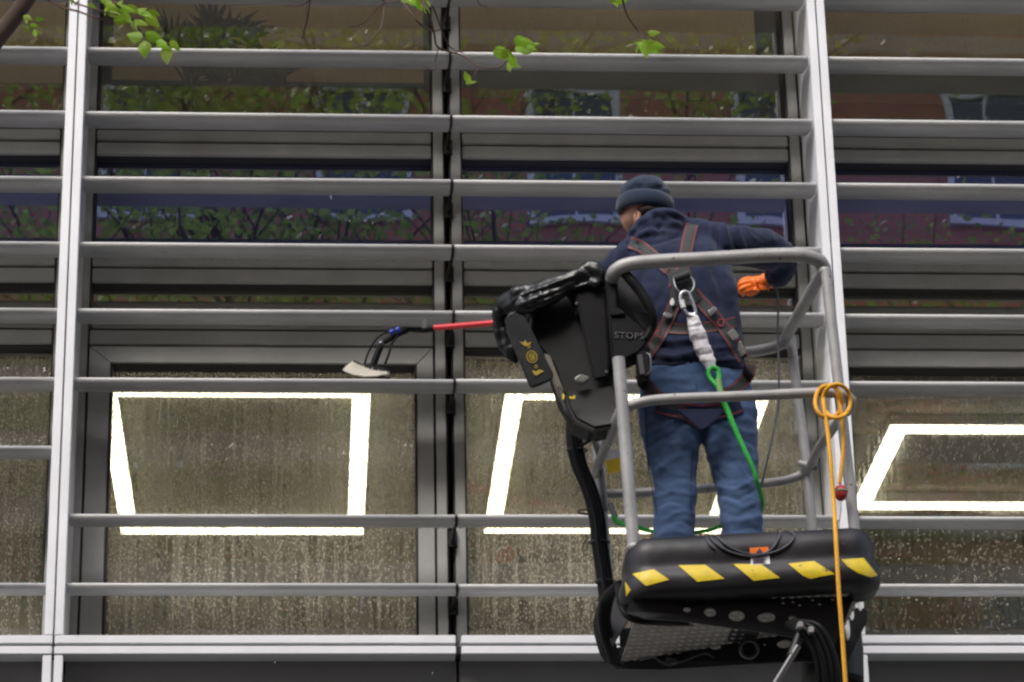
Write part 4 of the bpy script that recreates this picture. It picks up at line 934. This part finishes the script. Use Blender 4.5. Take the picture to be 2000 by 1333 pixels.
# hoodie: torso, sleeves and hood in one cloth
mb = MB(); loft(mb, rgs(torso))
for ch, rr in (armR, foreR, armL, foreL): tube(mb, PP(ch), rr, 18, 5)
for p in ((1388, 476, -1.33, .080), (1240, 502, -1.33, .080), (1519, 497, -1.18, .068), (1150, 599, -1.085, .057)):
    sphere(mb, P(*p[:3]), p[3], p[3], p[3], 18, 12)
tube(mb, PP([(1250, 490, -1.34), (1310, 468, -1.345), (1380, 468, -1.335)]), [.070, .078, .072], 18, 5)
for px, py, y, rx, rz, ry in ((1296, 430, -1.375, .078, .040, .075), (1268, 446, -1.37, .066, .044, .075), (1247, 460, -1.355, .046, .028, .07), (1322, 434, -1.36, .042, .030, .06), (1285, 462, -1.40, .085, .024, .05), (1312, 448, -1.39, .06, .026, .05)):
    sphere(mb, P(px, py, y), rx, ry, rz, 20, 14)
me = remesh(mb, .0072, 9)
fl = [([(1228, 452), (1246, 430), (1272, 413), (1305, 409), (1336, 422)], 5, .004), ([(1232, 462), (1252, 440), (1280, 424), (1315, 422)], 5, -.004), ([(1240, 468), (1262, 452), (1290, 436), (1325, 432)], 5, .003),
      ([(1280, 417), (1282, 440), (1298, 462)], 3.5, -.009), ([(1290, 418), (1310, 432), (1330, 436)], 4, .006), ([(1222, 474), (1255, 478), (1295, 474), (1330, 456), (1345, 436)], 4.5, -.013),
      ([(1393, 436), (1388, 470), (1382, 505)], 5, .006), ([(1402, 438), (1404, 475), (1410, 510)], 4.5, -.011), ([(1412, 437), (1420, 470), (1430, 505)], 4, .012), ([(1423, 438), (1434, 470), (1446, 502)], 4, -.012), ([(1434, 440), (1446, 466), (1456, 495)], 4, .012), ([(1444, 444), (1455, 470), (1462, 510)], 4, -.008), ([(1452, 444), (1468, 464), (1480, 470)], 4, .006), ([(1470, 450), (1500, 468), (1525, 470)], 7, .004), ([(1458, 492), (1490, 482), (1515, 480)], 5, -.005),
      ([(1240, 500), (1252, 530), (1258, 570)], 7, -.004), ([(1392, 500), (1402, 550), (1422, 610)], 9, -.007), ([(1375, 505), (1388, 560), (1410, 590)], 9, .006), ([(1428, 540), (1434, 590), (1442, 640)], 6, .006), ([(1400, 640), (1425, 660), (1450, 680)], 6, -.007),
      ([(1290, 590), (1285, 620), (1278, 640)], 6, .006), ([(1270, 655), (1310, 668), (1360, 660)], 5, .006), ([(1268, 670), (1310, 682), (1370, 672)], 5, -.006), ([(1265, 690), (1310, 698), (1380, 684), (1440, 676)], 5, .006), ([(1270, 704), (1330, 708), (1400, 698), (1450, 694)], 4, -.006),
      ([(1262, 716), (1310, 719), (1380, 714), (1456, 706)], 3, -.006), ([(1300, 640), (1360, 645), (1430, 634)], 9, -.008), ([(1310, 560), (1300, 600)], 8, .004), ([(1518, 520), (1530, 535)], 4, -.005), ([(1503, 538), (1520, 550)], 3, .004)]
sculpt(me, fl, .010, 6, seed=6); sculpt(me, [], .005, 18, (1, 1, .6), 2)
bv_h = bvh_of(me); hood = link(me, 'hoodie', NAVYC, man, True)
ribbon('seam', bv_h, [(1281, 414), (1284, 440), (1298, 464)], 1.5, [NAVYC, NAVYC], hood, .002, .001, edge=False)
# beanie with turned-up cuff
def brg(py, L, Rr, sh=0, tilt=-.05, y=-1.30, k=1.06):
    r = rg(py, L, Rr, y, 0.05, 40, 2); a = P(L, py, y); c = P(Rr, py, y); m = (a + c) / 2; w_ = (c.x - a.x) / 2
    return [Vector((m.x + w_ * math.cos(t), m.y + w_ * k * math.sin(t), m.z - tilt * w_ * math.cos(t) * -1 + .10 * w_ * math.sin(t))) for t in [2 * math.pi * i / 40 for i in range(40)]]
mb = MB(); loft(mb, [brg(*q) for q in ((405, 1216, 1304), (388, 1212, 1308), (375, 1212, 1309), (366, 1217, 1305), (358, 1225, 1298), (352, 1236, 1288), (349, 1248, 1276), (348, 1257, 1268))])
me = remesh(mb, .006, 5); sculpt(me, [([(1225, 372), (1240, 366), (1258, 368)], 5, -.007), ([(1262, 345), (1258, 362)], 3, -.004), ([(1270, 372), (1290, 366), (1306, 360)], 5, -.006), ([(1240, 356), (1250, 350)], 5, .004), ([(1280, 352), (1298, 364)], 6, .004), ([(1214, 379), (1260, 381), (1308, 377)], 3, -.004)], .006, 12, seed=2)
bn = link(me, 'beanie', BEANIE, man, True)
mb = MB(); prs = [(418, 1209, 1311), (414, 1205, 1315), (405, 1203, 1317), (396, 1204, 1316), (390, 1207, 1313), (387, 1211, 1309), (388, 1216, 1304), (400, 1218, 1302), (412, 1216, 1304), (417, 1211, 1309)]
loft(mb, [brg(*q) for q in prs], caps=False); n_ = 40; b_ = len(mb.v) - n_
mb.f += [(b_ + k, b_ + (k + 1) % n_, (k + 1) % n_, k) for k in range(n_)]; mb.m += [0] * n_
mb.build('cuff', BEANIE, bn, True, auto=80)
# gloves
for w_, p_, ff, tt in ((wR, pR, RF, RT_), (wL, pL, LF, LT_)):
    mb = MB(); hand(mb, w_, p_, ff, 0, tt, .0092); tube(mb, [w_ + (w_ - p_) * .15, w_.lerp(p_, .6)], [.031, .030], 16, 2)
    me = remesh(mb, .0034, 2); sculpt(me, [], .002, 40, seed=5); link(me, 'glove', ORANGE, man, True)
mb = MB(); q = P(1492, 566, -1.075)
for k in range(4): 
    a = q + Vector((-.014 + k * .009, 0, .004)); tube(mb, [a + Vector((0, 0, .014)), a + Vector((.004, -.004, -.006 - .004 * (k % 2)))], [.006, .002], 6, 2)
mb.build('glove_cuff_fringe', ORANGE, man, True)
# harness
har = pxplate('harness', [[(1303, 528), (1349, 524), (1356, 560), (1372, 584), (1352, 597), (1330, 596), (1312, 600), (1308, 570)]], lambda a, b: bv_h.ray_cast(Vector(CAM), Vector(ray(a, b)).normalized())[0].y - .012 if bv_h.ray_cast(Vector(CAM), Vector(ray(a, b)).normalized())[0] else -1.51, .008, STRAP, man, .002)
SM = [STRAP, REDS]
ribbon('shoulder_strap', bv_h, [(1352, 436), (1344, 470), (1338, 500), (1332, 532)], 26, SM, har, .003, .004)
ribbon('shoulder_strap', bv_h, [(1228, 473), (1252, 482), (1278, 503), (1300, 520), (1318, 536)], 25, SM, har, .003, .004)
ribbon('lower_strap', bv_h, [(1352, 570), (1372, 592), (1396, 618), (1420, 648), (1440, 680), (1454, 704)], 26, SM, har, .003, .004)
ribbon('lower_strap', bv_h, [(1322, 582), (1312, 606), (1300, 634), (1282, 666), (1262, 694)], 25, SM, har, .003, .004)
ribbon('waist_strap', bv_h, [(1262, 636), (1300, 640), (1350, 642), (1400, 636), (1440, 628)], 22, SM, har, .002, .003)
ribbon('leg_strap', bv_t, [(1468, 712), (1458, 738), (1436, 760), (1410, 778), (1386, 800), (1374, 826)], 24, SM, har, .004, .004, -1.49)
ribbon('leg_strap', bv_t, [(1250, 728), (1262, 752), (1285, 775), (1315, 797), (1345, 812), (1368, 828)], 24, SM, har, .004, .004, -1.49)
ribbon('seat_strap', bv_t, [(1280, 790), (1320, 800), (1372, 806), (1420, 798), (1448, 788)], 34, [NAVYC, REDS], har, .004, .004, -1.49)
pxplate('crotch_pad', [[(1322, 800), (1420, 798), (1404, 816), (1385, 832), (1370, 840), (1352, 826)]], lambda a, b: -1.525, .010, NAVYC, har, .002)
def buckle(poly, yy=None, m=CHROME, name='buckle'):
    cx = sum(p[0] for p in poly) / len(poly); cy = sum(p[1] for p in poly) / len(poly)
    h, _ = hit(bv_h, cx, cy, -1.5); pxplate(name, [poly], h.y - .022, .010, m, har, .003)
buckle([(1382, 607), (1396, 597), (1402, 604), (1388, 618)]); buckle([(1420, 650), (1433, 640), (1444, 656), (1432, 666)]); buckle([(1433, 674), (1448, 664), (1458, 690), (1447, 697)]); buckle([(1294, 614), (1298, 609), (1315, 614), (1311, 622), (1296, 620)])
buckle([(1309, 588), (1314, 580), (1318, 590), (1316, 598), (1309, 597)], m=WL, name='strap_label')
for cx, cy in ((1408, 630), (1290, 652)):
    h, _ = hit(bv_h, cx, cy, -1.5); pxplate('strap_emblem', [circ(cx, cy, 7, 8, 16), circ(cx, cy, 4.5, 5.5, 16)], h.y - .0105, .002, REDS, har)
for pl in ([(1299, 534), (1308, 524)], [(1315, 548), (1320, 540)], [(1340, 534), (1346, 530)], [(1306, 562), (1310, 556)]):
    h, _ = hit(bv_h, *pl[0], -1.5); T('stitching', [P(pl[0][0], pl[0][1], h.y - .014), P(pl[1][0], pl[1][1], h.y - .014)], .0025, REDS, har, 6, 2)
hD = hit(bv_h, 1335, 550, -1.5)[0].y
T('d_ring', PP([(1316, 540, hD - .022), (1317, 552, hD - .028), (1321, 564, hD - .034), (1329, 573, hD - .036), (1340, 576, hD - .037), (1351, 570, hD - .036), (1356, 558, hD - .032), (1354, 548, hD - .028), (1346, 540, hD - .024), (1343, 533, hD - .02), (1328, 538, hD - .02), (1316, 540, hD - .022)]), .0048, DULLM, har, 10, 5)
T('ring_keeper', PP([(1317, 546, hD - .024), (1330, 541, hD - .03), (1344, 536, hD - .024)]), .014, STRAP, har, 12, 4)
# lanyard: carabiner, shock pack and green rope clipped to the ring
hL = hD - .05
lan = root('lanyard', P(1340, 580, hL), 'green rope lanyard with white shock pack clipped to the ring on the man\'s back', 'lanyard')
T('carabiner', PP([(1337, 570, hL), (1330, 574, hL), (1329, 586, hL), (1332, 598, hL), (1338, 608, hL), (1344, 616, hL), (1352, 618, hL), (1358, 612, hL), (1356, 600, hL), (1350, 584, hL), (1344, 572, hL), (1337, 570, hL)]), .0062, CHROME, lan, 12, 6)
T('carabiner_gate', PP([(1331, 587, hL - .002), (1335, 602, hL - .002)]), .0095, WL, lan, 12, 2)
mb = MB(); rings = []
for px, py, w_, d_ in ((1352, 612, 9, .010), (1354, 622, 12, .015), (1358, 640, 15, .018), (1363, 655, 17, .020), (1369, 672, 18, .020), (1375, 688, 17, .020), (1381, 703, 15, .017), (1387, 716, 11, .013), (1390, 724, 7, .009)):
    a = P(px - w_ * .95, py + 3, hL + .01); c = P(px + w_ * .95, py - 3, hL + .01); m = (a + c) / 2; rings.append(ell(m, (c.x - a.x) / 2, d_, 20, 2.6))
loft(mb, rings); me = remesh(mb, .004, 1)
sculpt(me, [([(1346, 640), (1372, 634)], 3, -.005), ([(1350, 654), (1380, 648)], 3, .004), ([(1352, 664), (1384, 660)], 3, -.005), ([(1358, 682), (1392, 676)], 3, .004), ([(1362, 694), (1394, 690)], 3, -.005), ([(1368, 706), (1398, 700)], 3, .003)], .006, 35, seed=3)
link(me, 'shock_pack', WWEB, lan, True)
mb = MB()
for k in range(3):
    pass
gl_ = hL + .0
T('rope', PP([(1391, 718, hL), (1384, 726, hL), (1386, 738, hL), (1398, 752, hL - .01), (1403, 760, hL - .01)]), .0085, GREEN, lan, 10, 5)
T('rope', PP([(1391, 718, hL), (1402, 722, hL), (1404, 734, hL), (1404, 752, hL - .01), (1408, 775, hL - .01), (1420, 800, hL), (1432, 830, hL), (1446, 862, hL), (1460, 892, hL), (1472, 918, hL), (1479, 944, hL + .01), (1486, 966, -1.46), (1489, 985, -1.36), (1480, 1010, -1.26), (1450, 1030, -1.2)]), [.0085, .0095, .0105, .0095, .0085, .008, .008], GREEN, lan, 10, 6)
T('rope_splice', PP([(1402, 742, hL - .006), (1409, 776, hL - .016)]), .0125, mat('olive_sleeve', (.16, .32, .10), .6), lan, 10, 3)
T('rope', PP([(1198, 1008, -1.12), (1206, 1020, -1.14), (1235, 1028, -1.2), (1265, 1036, -1.22), (1290, 1042, -1.25), (1330, 1044, -1.22), (1385, 1036, -1.2), (1408, 1028, -1.2), (1440, 1030, -1.2)]), [.010, .009, .007, .007, .007], GREEN, lan, 10, 5)
T('rope_hook', PP([(1192, 985, -1.10), (1196, 998, -1.11), (1203, 1010, -1.12)]), .010, DULLM, lan, 10, 3)
# ------------------------------------------------------------------ water-fed pole and brush
yp = lambda px: -1.0 + (1435 - px) / 585 * .54
pole = root('cleaning_pole', P(1440, 567, yp(1440)), 'red cleaning pole with an angled black gooseneck and cream brush, held across the louvres', 'brush pole')
pp = lambda px, py, d=0: (px, py, yp(px) + d)
T('tube', PP([pp(846, 641), pp(965, 631), pp(1200, 607)]), [.0115, .0115, .013], REDP, pole, 14, 2)
T('tube', PP([pp(1200, 607), pp(1462, 562)]), .012, DULLM, pole, 14, 2)
T('socket', PP([pp(826, 644), pp(848, 641)]), .0145, PLAS, pole, 14, 2)
q = P(*pp(829, 637)); MB().box(q.x - .011, q.x + .011, q.y - .02, q.y + .02, q.z - .020, q.z + .022).build('clamp', DULLM, pole, bevel=.004)
T('gooseneck', PP([pp(832, 645), pp(815, 645), pp(800, 643), pp(790, 648), pp(775, 655), pp(762, 662), pp(750, 669), pp(745, 672)]), [.010, .0105, .012, .011, .010, .012, .010, .011], PLAS, pole, 12, 5)
mb = MB(); sphere(mb, P(*pp(744, 673)), .015, .02, .015, 14, 10); mb.build('joint', DULLM, pole, True)
T('gooseneck', PP([pp(745, 674), pp(738, 690), pp(731, 708), pp(730, 714)]), [.013, .014, .013], PLAS, pole, 12, 4)
for px_ in (766, 778): T('hose_clip', PP([pp(px_ - 3, 650 - (px_ - 766) * .35, -.02), pp(px_ + 3, 648 - (px_ - 766) * .35, -.02)]), .012, BLUE, pole, 12, 2)
T('hose', PP([pp(830, 640, -.015), pp(810, 640, -.015), pp(790, 640, -.02), pp(775, 647, -.02), pp(755, 650, -.02), pp(738, 660, -.02), pp(725, 678, -.02), pp(717, 695, -.02), pp(712, 712, -.01)]), .004, PLAS, pole, 8, 5)
T('hose', PP([pp(778, 655, -.02), pp(765, 672, -.02), pp(760, 690, -.02), pp(752, 712, -.01)]), .0045, PLAS, pole, 8, 5)
T('hose', PP([pp(1470, 563, -.0), pp(1435, 562, -.01)]), .006, PLAS, pole, 8, 2)
yb_ = yp(725)
br = pxplate('brush_head', [[(688, 703), (694, 704), (706, 710), (724, 711), (745, 716), (764, 723), (764, 728), (740, 727), (722, 723), (706, 717), (692, 709)]], yb_ - .03, .075, PLAS, pole, .005)
mb = MB(); rnd = random.Random(4)
for i in range(1500):
    t = rnd.random(); a = np.array([689 + 70 * t, 706 + 20 * t ** .9]); dpt = rnd.uniform(-.03, .045)
    if t < .5: fan = -22 * (1 - t / .3) if t < .3 else 0; ln = rnd.uniform(20, 26)
    else: fan = 0; ln = rnd.uniform(11, 17)
    dx = fan * rnd.uniform(.6, 1) + rnd.uniform(-4, 6); dy = ln * (1 - abs(fan) / 60) * (1 - .3 * t)
    p0 = P(a[0], a[1], yb_ + dpt); p1 = P(a[0] + dx, a[1] + dy, yb_ + dpt + rnd.uniform(-.008, .012)); wv = Vector((.0013, 0, 0)); wy = Vector((0, .0013, 0))
    mb.add([p0 - wv, p0 + wv, p0 + wy, p1], [(0, 1, 3), (1, 2, 3), (2, 0, 3)])
o = mb.build('bristles', BRIST, br); o['kind'] = 'stuff'
core = MB(); pts = [(690, 707), (700, 711), (715, 716), (735, 721), (756, 726)]
btm = [(668, 724), (688, 733), (712, 737), (738, 736), (756, 731)]
v = []
for (a, b), (c, d) in zip(pts, btm): v += [P(a, b, yb_ - .028), P(c, d, yb_ - .03), P(c, d, yb_ + .045), P(a, b, yb_ + .04)]
f = []
for i in range(4):
    for k in range(4): f.append((i * 4 + k, i * 4 + (k + 1) % 4, (i + 1) * 4 + (k + 1) % 4, (i + 1) * 4 + k))
f += [(0, 1, 2, 3), (16, 17, 18, 19)]; core.add(v, f); core.build('bristle_core', BRIST, br, bevel=.003)
# ------------------------------------------------------------------ ropes and cables
yr = YN - .03
rope = root('rope', P(1628, 770, yr), 'orange-yellow rope looped over the platform corner rail and hanging down with a red ball', 'rope')
T('loop', [P(1618 + 26 * math.cos(a), 785 + 32 * math.sin(a), yr - .012 + .02 * math.sin(a * 2)) for a in [k * math.pi / 10 for k in range(21)]], .0075, YROPE, rope, 10, 2)
T('loop', [P(1634 + 27 * math.cos(a), 784 + 33 * math.sin(a), yr - .022 + .02 * math.cos(a * 2)) for a in [k * math.pi / 10 for k in range(21)]], .0075, YROPE, rope, 10, 2)
T('strand', PP([(1608, 775, yr), (1610, 800, yr - .02), (1616, 840, yr - .03), (1622, 900, yr - .05), (1628, 980, yr - .06), (1633, 1060, -1.90), (1638, 1150, -1.92), (1645, 1240, -1.92), (1652, 1345, -1.92)]), .0078, YROPE, rope, 10, 6)
T('strand', PP([(1634, 770, yr), (1642, 800, yr - .01), (1647, 850, yr), (1645, 900, yr), (1640, 945, yr)]), .0072, YROPE, rope, 10, 6)
mb = MB(); sphere(mb, P(1642, 963, yr), .023, .023, .029, 20, 14); mb.build('ball', REDB, rope, True)
T('band', [P(1642, 961, yr) + Vector((.0225 * math.cos(a), .0225 * math.sin(a), 0)) for a in [k * math.pi / 10 for k in range(21)]], .004, mat('olive_band', (.22, .24, .14), .6), rope, 6, 1, False)
T('tail', PP([(1641, 980, yr), (1640, 1000, yr), (1637, 1018, yr)]), .006, WWEB, rope, 8, 4)
cb = root('cable', P(1515, 570, -1.12), 'thin dark grey cable hanging from the orange glove down beside the right trouser leg', 'cable')
T('lead', PP([(1498, 562, -1.09), (1508, 558, -1.12), (1517, 568, -1.13), (1520, 595, -1.14), (1519, 650, -1.14), (1521, 720, -1.15), (1521, 780, -1.15), (1514, 830, -1.16), (1503, 880, -1.18), (1492, 930, -1.2), (1484, 960, -1.2), (1480, 1010, -1.25), (1478, 1120, -1.3)]), .0042, CABLE, cb, 8, 6)
cb = root('cable', P(1400, 1050, -1.80), 'dark cable looped over the top edge of the black bumper above the orange label', 'cable')
ybm = YN - .045
for q in ([(1388, 1050), (1398, 1062), (1420, 1076), (1450, 1085), (1480, 1086), (1505, 1075), (1520, 1055), (1524, 1044), (1518, 1036)], [(1400, 1048), (1420, 1066), (1450, 1080), (1482, 1084), (1515, 1078), (1540, 1064), (1551, 1050), (1548, 1042), (1535, 1037)], [(1380, 1050), (1386, 1064), (1396, 1072)]):
    pts = []
    for px, py in crom([(a, b, 0) for a, b in q], 4) and [tuple(z[:2]) for z in crom([(a, b, 0) for a, b in q], 4)]:
        h, nn = hit(bv_b, px, py, YN + .03); pts.append(h - Vector(ray(px, py)).normalized() * .006)
    T('lead', pts, .0045, CABLE, cb, 8, 1, False)
# ------------------------------------------------------------------ overhanging tree between camera and facade
YT = -5.2
tree = root('street_tree', (-4.2, -5.4, -.02), 'young-leaved tree on the near pavement whose twigs hang into the top of the view', 'tree')
T('trunk', [(-4.2, -5.4, -.1), (-4.15, -5.4, 2), (-4.0, -5.3, 4.5), (-3.9, -5.3, 7), (-3.7, -5.2, 9), (-3.5, -5.1, 11)], [.17, .15, .13, .11, .08, .04], BARK, tree, 14)
a0 = Vector((-3.9, -5.3, 6.2))
T('branch', [a0, P(-420, 560, YT), P(-200, 310, YT), P(-70, 160, YT), P(-8, 78, YT), P(24, 38, YT), P(54, -4, YT), P(85, -60, YT), P(120, -150, YT)], [.05, .040, .032, .026, .0215, .0205, .0195, .017, .013], BARK, tree, 12, 6)
def twig(pts, r=.0032, y=YT, yy=None):
    return T('twig', [P(p[0], p[1], y + (.10 * math.sin(p[0] * .02 + p[1] * .03))) for p in pts], [r * .95, r * .75, r * .45], TWIG, tree, 6, 6)
# main limb out of view above the frame that carries the twigs
T('branch', [Vector((-3.8, -5.25, 8.2)), P(-60, -220, YT), P(300, -150, YT), P(800, -90, YT), P(1250, -130, YT)], [.05, .03, .02, .014, .006], BARK, tree, 10, 6)
for pts, r in (([(60, -20), (95, 0), (118, 14), (150, 22), (190, 36), (218, 44)], .0036), ([(110, -40), (138, 0), (170, 14), (205, 24), (230, 30)], .003), ([(200, -70), (222, 0), (240, 20), (262, 42), (280, 68), (305, 78), (335, 86)], .003),
               ([(606, -40), (605, 0), (602, 28), (596, 55), (590, 78)], .0026), ([(604, 2), (590, 10), (575, 14), (556, 12)], .0018), ([(700, -60), (747, 0), (749, 22), (746, 48), (738, 66), (722, 84), (714, 90), (705, 85)], .0026), ([(748, 8), (732, 22), (716, 40), (700, 50), (681, 54)], .002),
               ([(760, -50), (780, -5), (797, 18), (815, 42), (835, 57), (850, 61), (862, 56), (870, 40)], .0028), ([(800, -60), (826, 6), (838, 30), (848, 66), (853, 90), (875, 101), (905, 110), (930, 127), (952, 134), (975, 133), (992, 118)], .0034), ([(815, -40), (838, 0), (850, 24), (860, 52), (870, 78), (884, 96), (905, 104)], .0026), ([(884, 104), (920, 98), (955, 96), (985, 98)], .0016), ([(934, 130), (930, 140), (924, 152)], .0016), ([(856, 96), (850, 120), (848, 138), (830, 130)], .0014), ([(770, -10), (748, 3), (764, 5), (790, 2)], .002),
               ([(1208, -40), (1217, 4), (1224, 28), (1238, 50), (1252, 66), (1261, 76)], .003), ([(1256, 70), (1264, 68), (1275, 66)], .0018), ([(925, -30), (935, 6), (945, 12), (956, 18)], .0018), ([(600, 0), (598, 35), (600, 50)], .001)):
    twig(pts, r)
rnd = random.Random(12)
def leaf(px, py, ln, ang, wd=.46, y=None, roll=None):
    """pointed leaf: ln photo pixels long, pointing ang degrees (0 right, 90 down)"""
    y = YT + rnd.uniform(-.10, .05) if y is None else y
    s = (P(px + 1, py, y) - P(px, py, y)).length; L_ = ln * s
    c = P(px, py, y); a = math.radians(ang); d = Vector((math.cos(a), rnd.uniform(-.35, .35), -math.sin(a))).normalized(); sd = d.cross(Vector((0, 1, 0))).normalized()
    n_ = sd.cross(d).normalized(); roll = rnd.uniform(-.7, .7) if roll is None else roll
    sd = (sd * math.cos(roll) + n_ * math.sin(roll)).normalized(); n_ = sd.cross(d).normalized()
    prof = [(0, .02), (.06, .24), (.18, .42), (.34, .50), (.52, .44), (.70, .30), (.85, .15), (.95, .05), (1, .0)]
    v = []; cv = rnd.uniform(-.18, .25)
    base_ = c - d * L_ * .5
    for t, w_ in prof:
        w_ *= wd * 2; zc = cv * L_ * (t - .5) ** 2 * 2
        for s_ in (-1, -.5, 0, .5, 1):
            edge = .02 * math.sin(t * 40) if abs(s_) == 1 else 0
            v.append(base_ + d * L_ * t + sd * L_ * (w_ * s_ * .5 + edge * s_) + n_ * (zc + abs(s_) * w_ * L_ * .14 + .01 * L_ * math.sin(t * 22 + s_)))
    f = []
    for i in range(len(prof) - 1):
        for k in range(4): a_ = i * 5 + k; f.append((a_, a_ + 1, a_ + 6, a_ + 5))
    return MB().add(v, f).build('leaf', LEAF, tree, True, auto=80)
for q in [(207, 5, 28, 200), (218, 14, 34, 35), (226, 28, 32, 20), (237, 42, 34, 15), (206, 22, 20, 100), (232, 6, 26, -30), (246, 18, 40, 10), (262, 20, 34, 25), (250, 36, 30, 60), (262, 48, 32, 75), (278, 45, 28, 25), (285, 26, 36, 40), (298, 40, 44, 48), (302, 26, 26, 20), (278, 18, 22, -10), (262, 70, 34, 200, .8), (282, 96, 42, 88, .62), (302, 74, 42, 25, .5), (318, 88, 36, 40), (325, 108, 44, 82, .58), (343, 90, 30, 45), (180, 12, 20, 20, .4), (140, 4, 18, 90), (148, 8, 14, 130), (236, 36, 26, 150),
          (54, 35, 26, 35), (78, 38, 20, 0), (68, 51, 20, 10), (50, 52, 16, 200), (54, 61, 12, 40), (68, 66, 20, 80), (76, 64, 14, 10), (52, 44, 10, 60),
          (795, 3, 26, 20), (808, 5, 30, 30), (818, 12, 26, 60), (824, 4, 24, -10), (812, 0, 24, 90), (832, 18, 20, 40), (838, 8, 16, 80), (835, 24, 14, 20),
          (980, 102, 34, 0, .7), (992, 108, 30, 20, .7), (1002, 118, 34, 60, .7), (995, 130, 28, 90, .6), (1008, 128, 24, 30), (985, 112, 20, 150), (1018, 80, 30, 5, .7), (1032, 84, 36, 10, .6), (1040, 94, 26, 30), (1022, 96, 34, 20, .7), (1030, 102, 26, 0), (1012, 92, 20, 90), (1044, 86, 22, 0),
          (910, 147, 16, 70, .4), (914, 155, 26, 60, .5), (921, 160, 24, 0, .5), (916, 162, 16, 120),
          (1196, 2, 18, 150), (1203, 4, 26, 80, .7), (1213, 2, 24, 10, .6), (1220, 0, 18, -20), (1206, -3, 20, 10),
          (1248, 86, 22, 215, .4), (1254, 91, 28, 100, .6), (1262, 98, 34, 88, .6), (1272, 82, 20, 10), (1282, 90, 36, 18, .5), (1277, 100, 26, 25), (1262, 86, 24, 60), (1278, 64, 26, 0, .6), (1244, 98, 18, 100, .3), (1270, 92, 24, 20), (1258, 104, 20, 70)]:
    leaf(*q)
# fine water drops falling in front of the facade
dr = MB(); rnd = random.Random(8)
wat = mat('falling_water', (.42, .43, .45), .25); 
pts = [(647, 388), (683, 432), (728, 436), (713, 432), (537, 1294), (845, 1316), (389, 698), (313, 706), (640, 690), (646, 384)]
for i, (px, py) in enumerate(pts):
    q = P(px, py, -.45); r = root('water_drop', q, 'water drop falling in front of the louvres', 'water drop', 'water drops falling from the brush') if False else None
    sphere(dr, q, .0018, .0018, .0045, 8, 6)
o = dr.build('water_drops', wat, None, True); o['kind'] = 'stuff'; o['label'] = 'fine water drops falling in front of the louvres'; o['category'] = 'water'
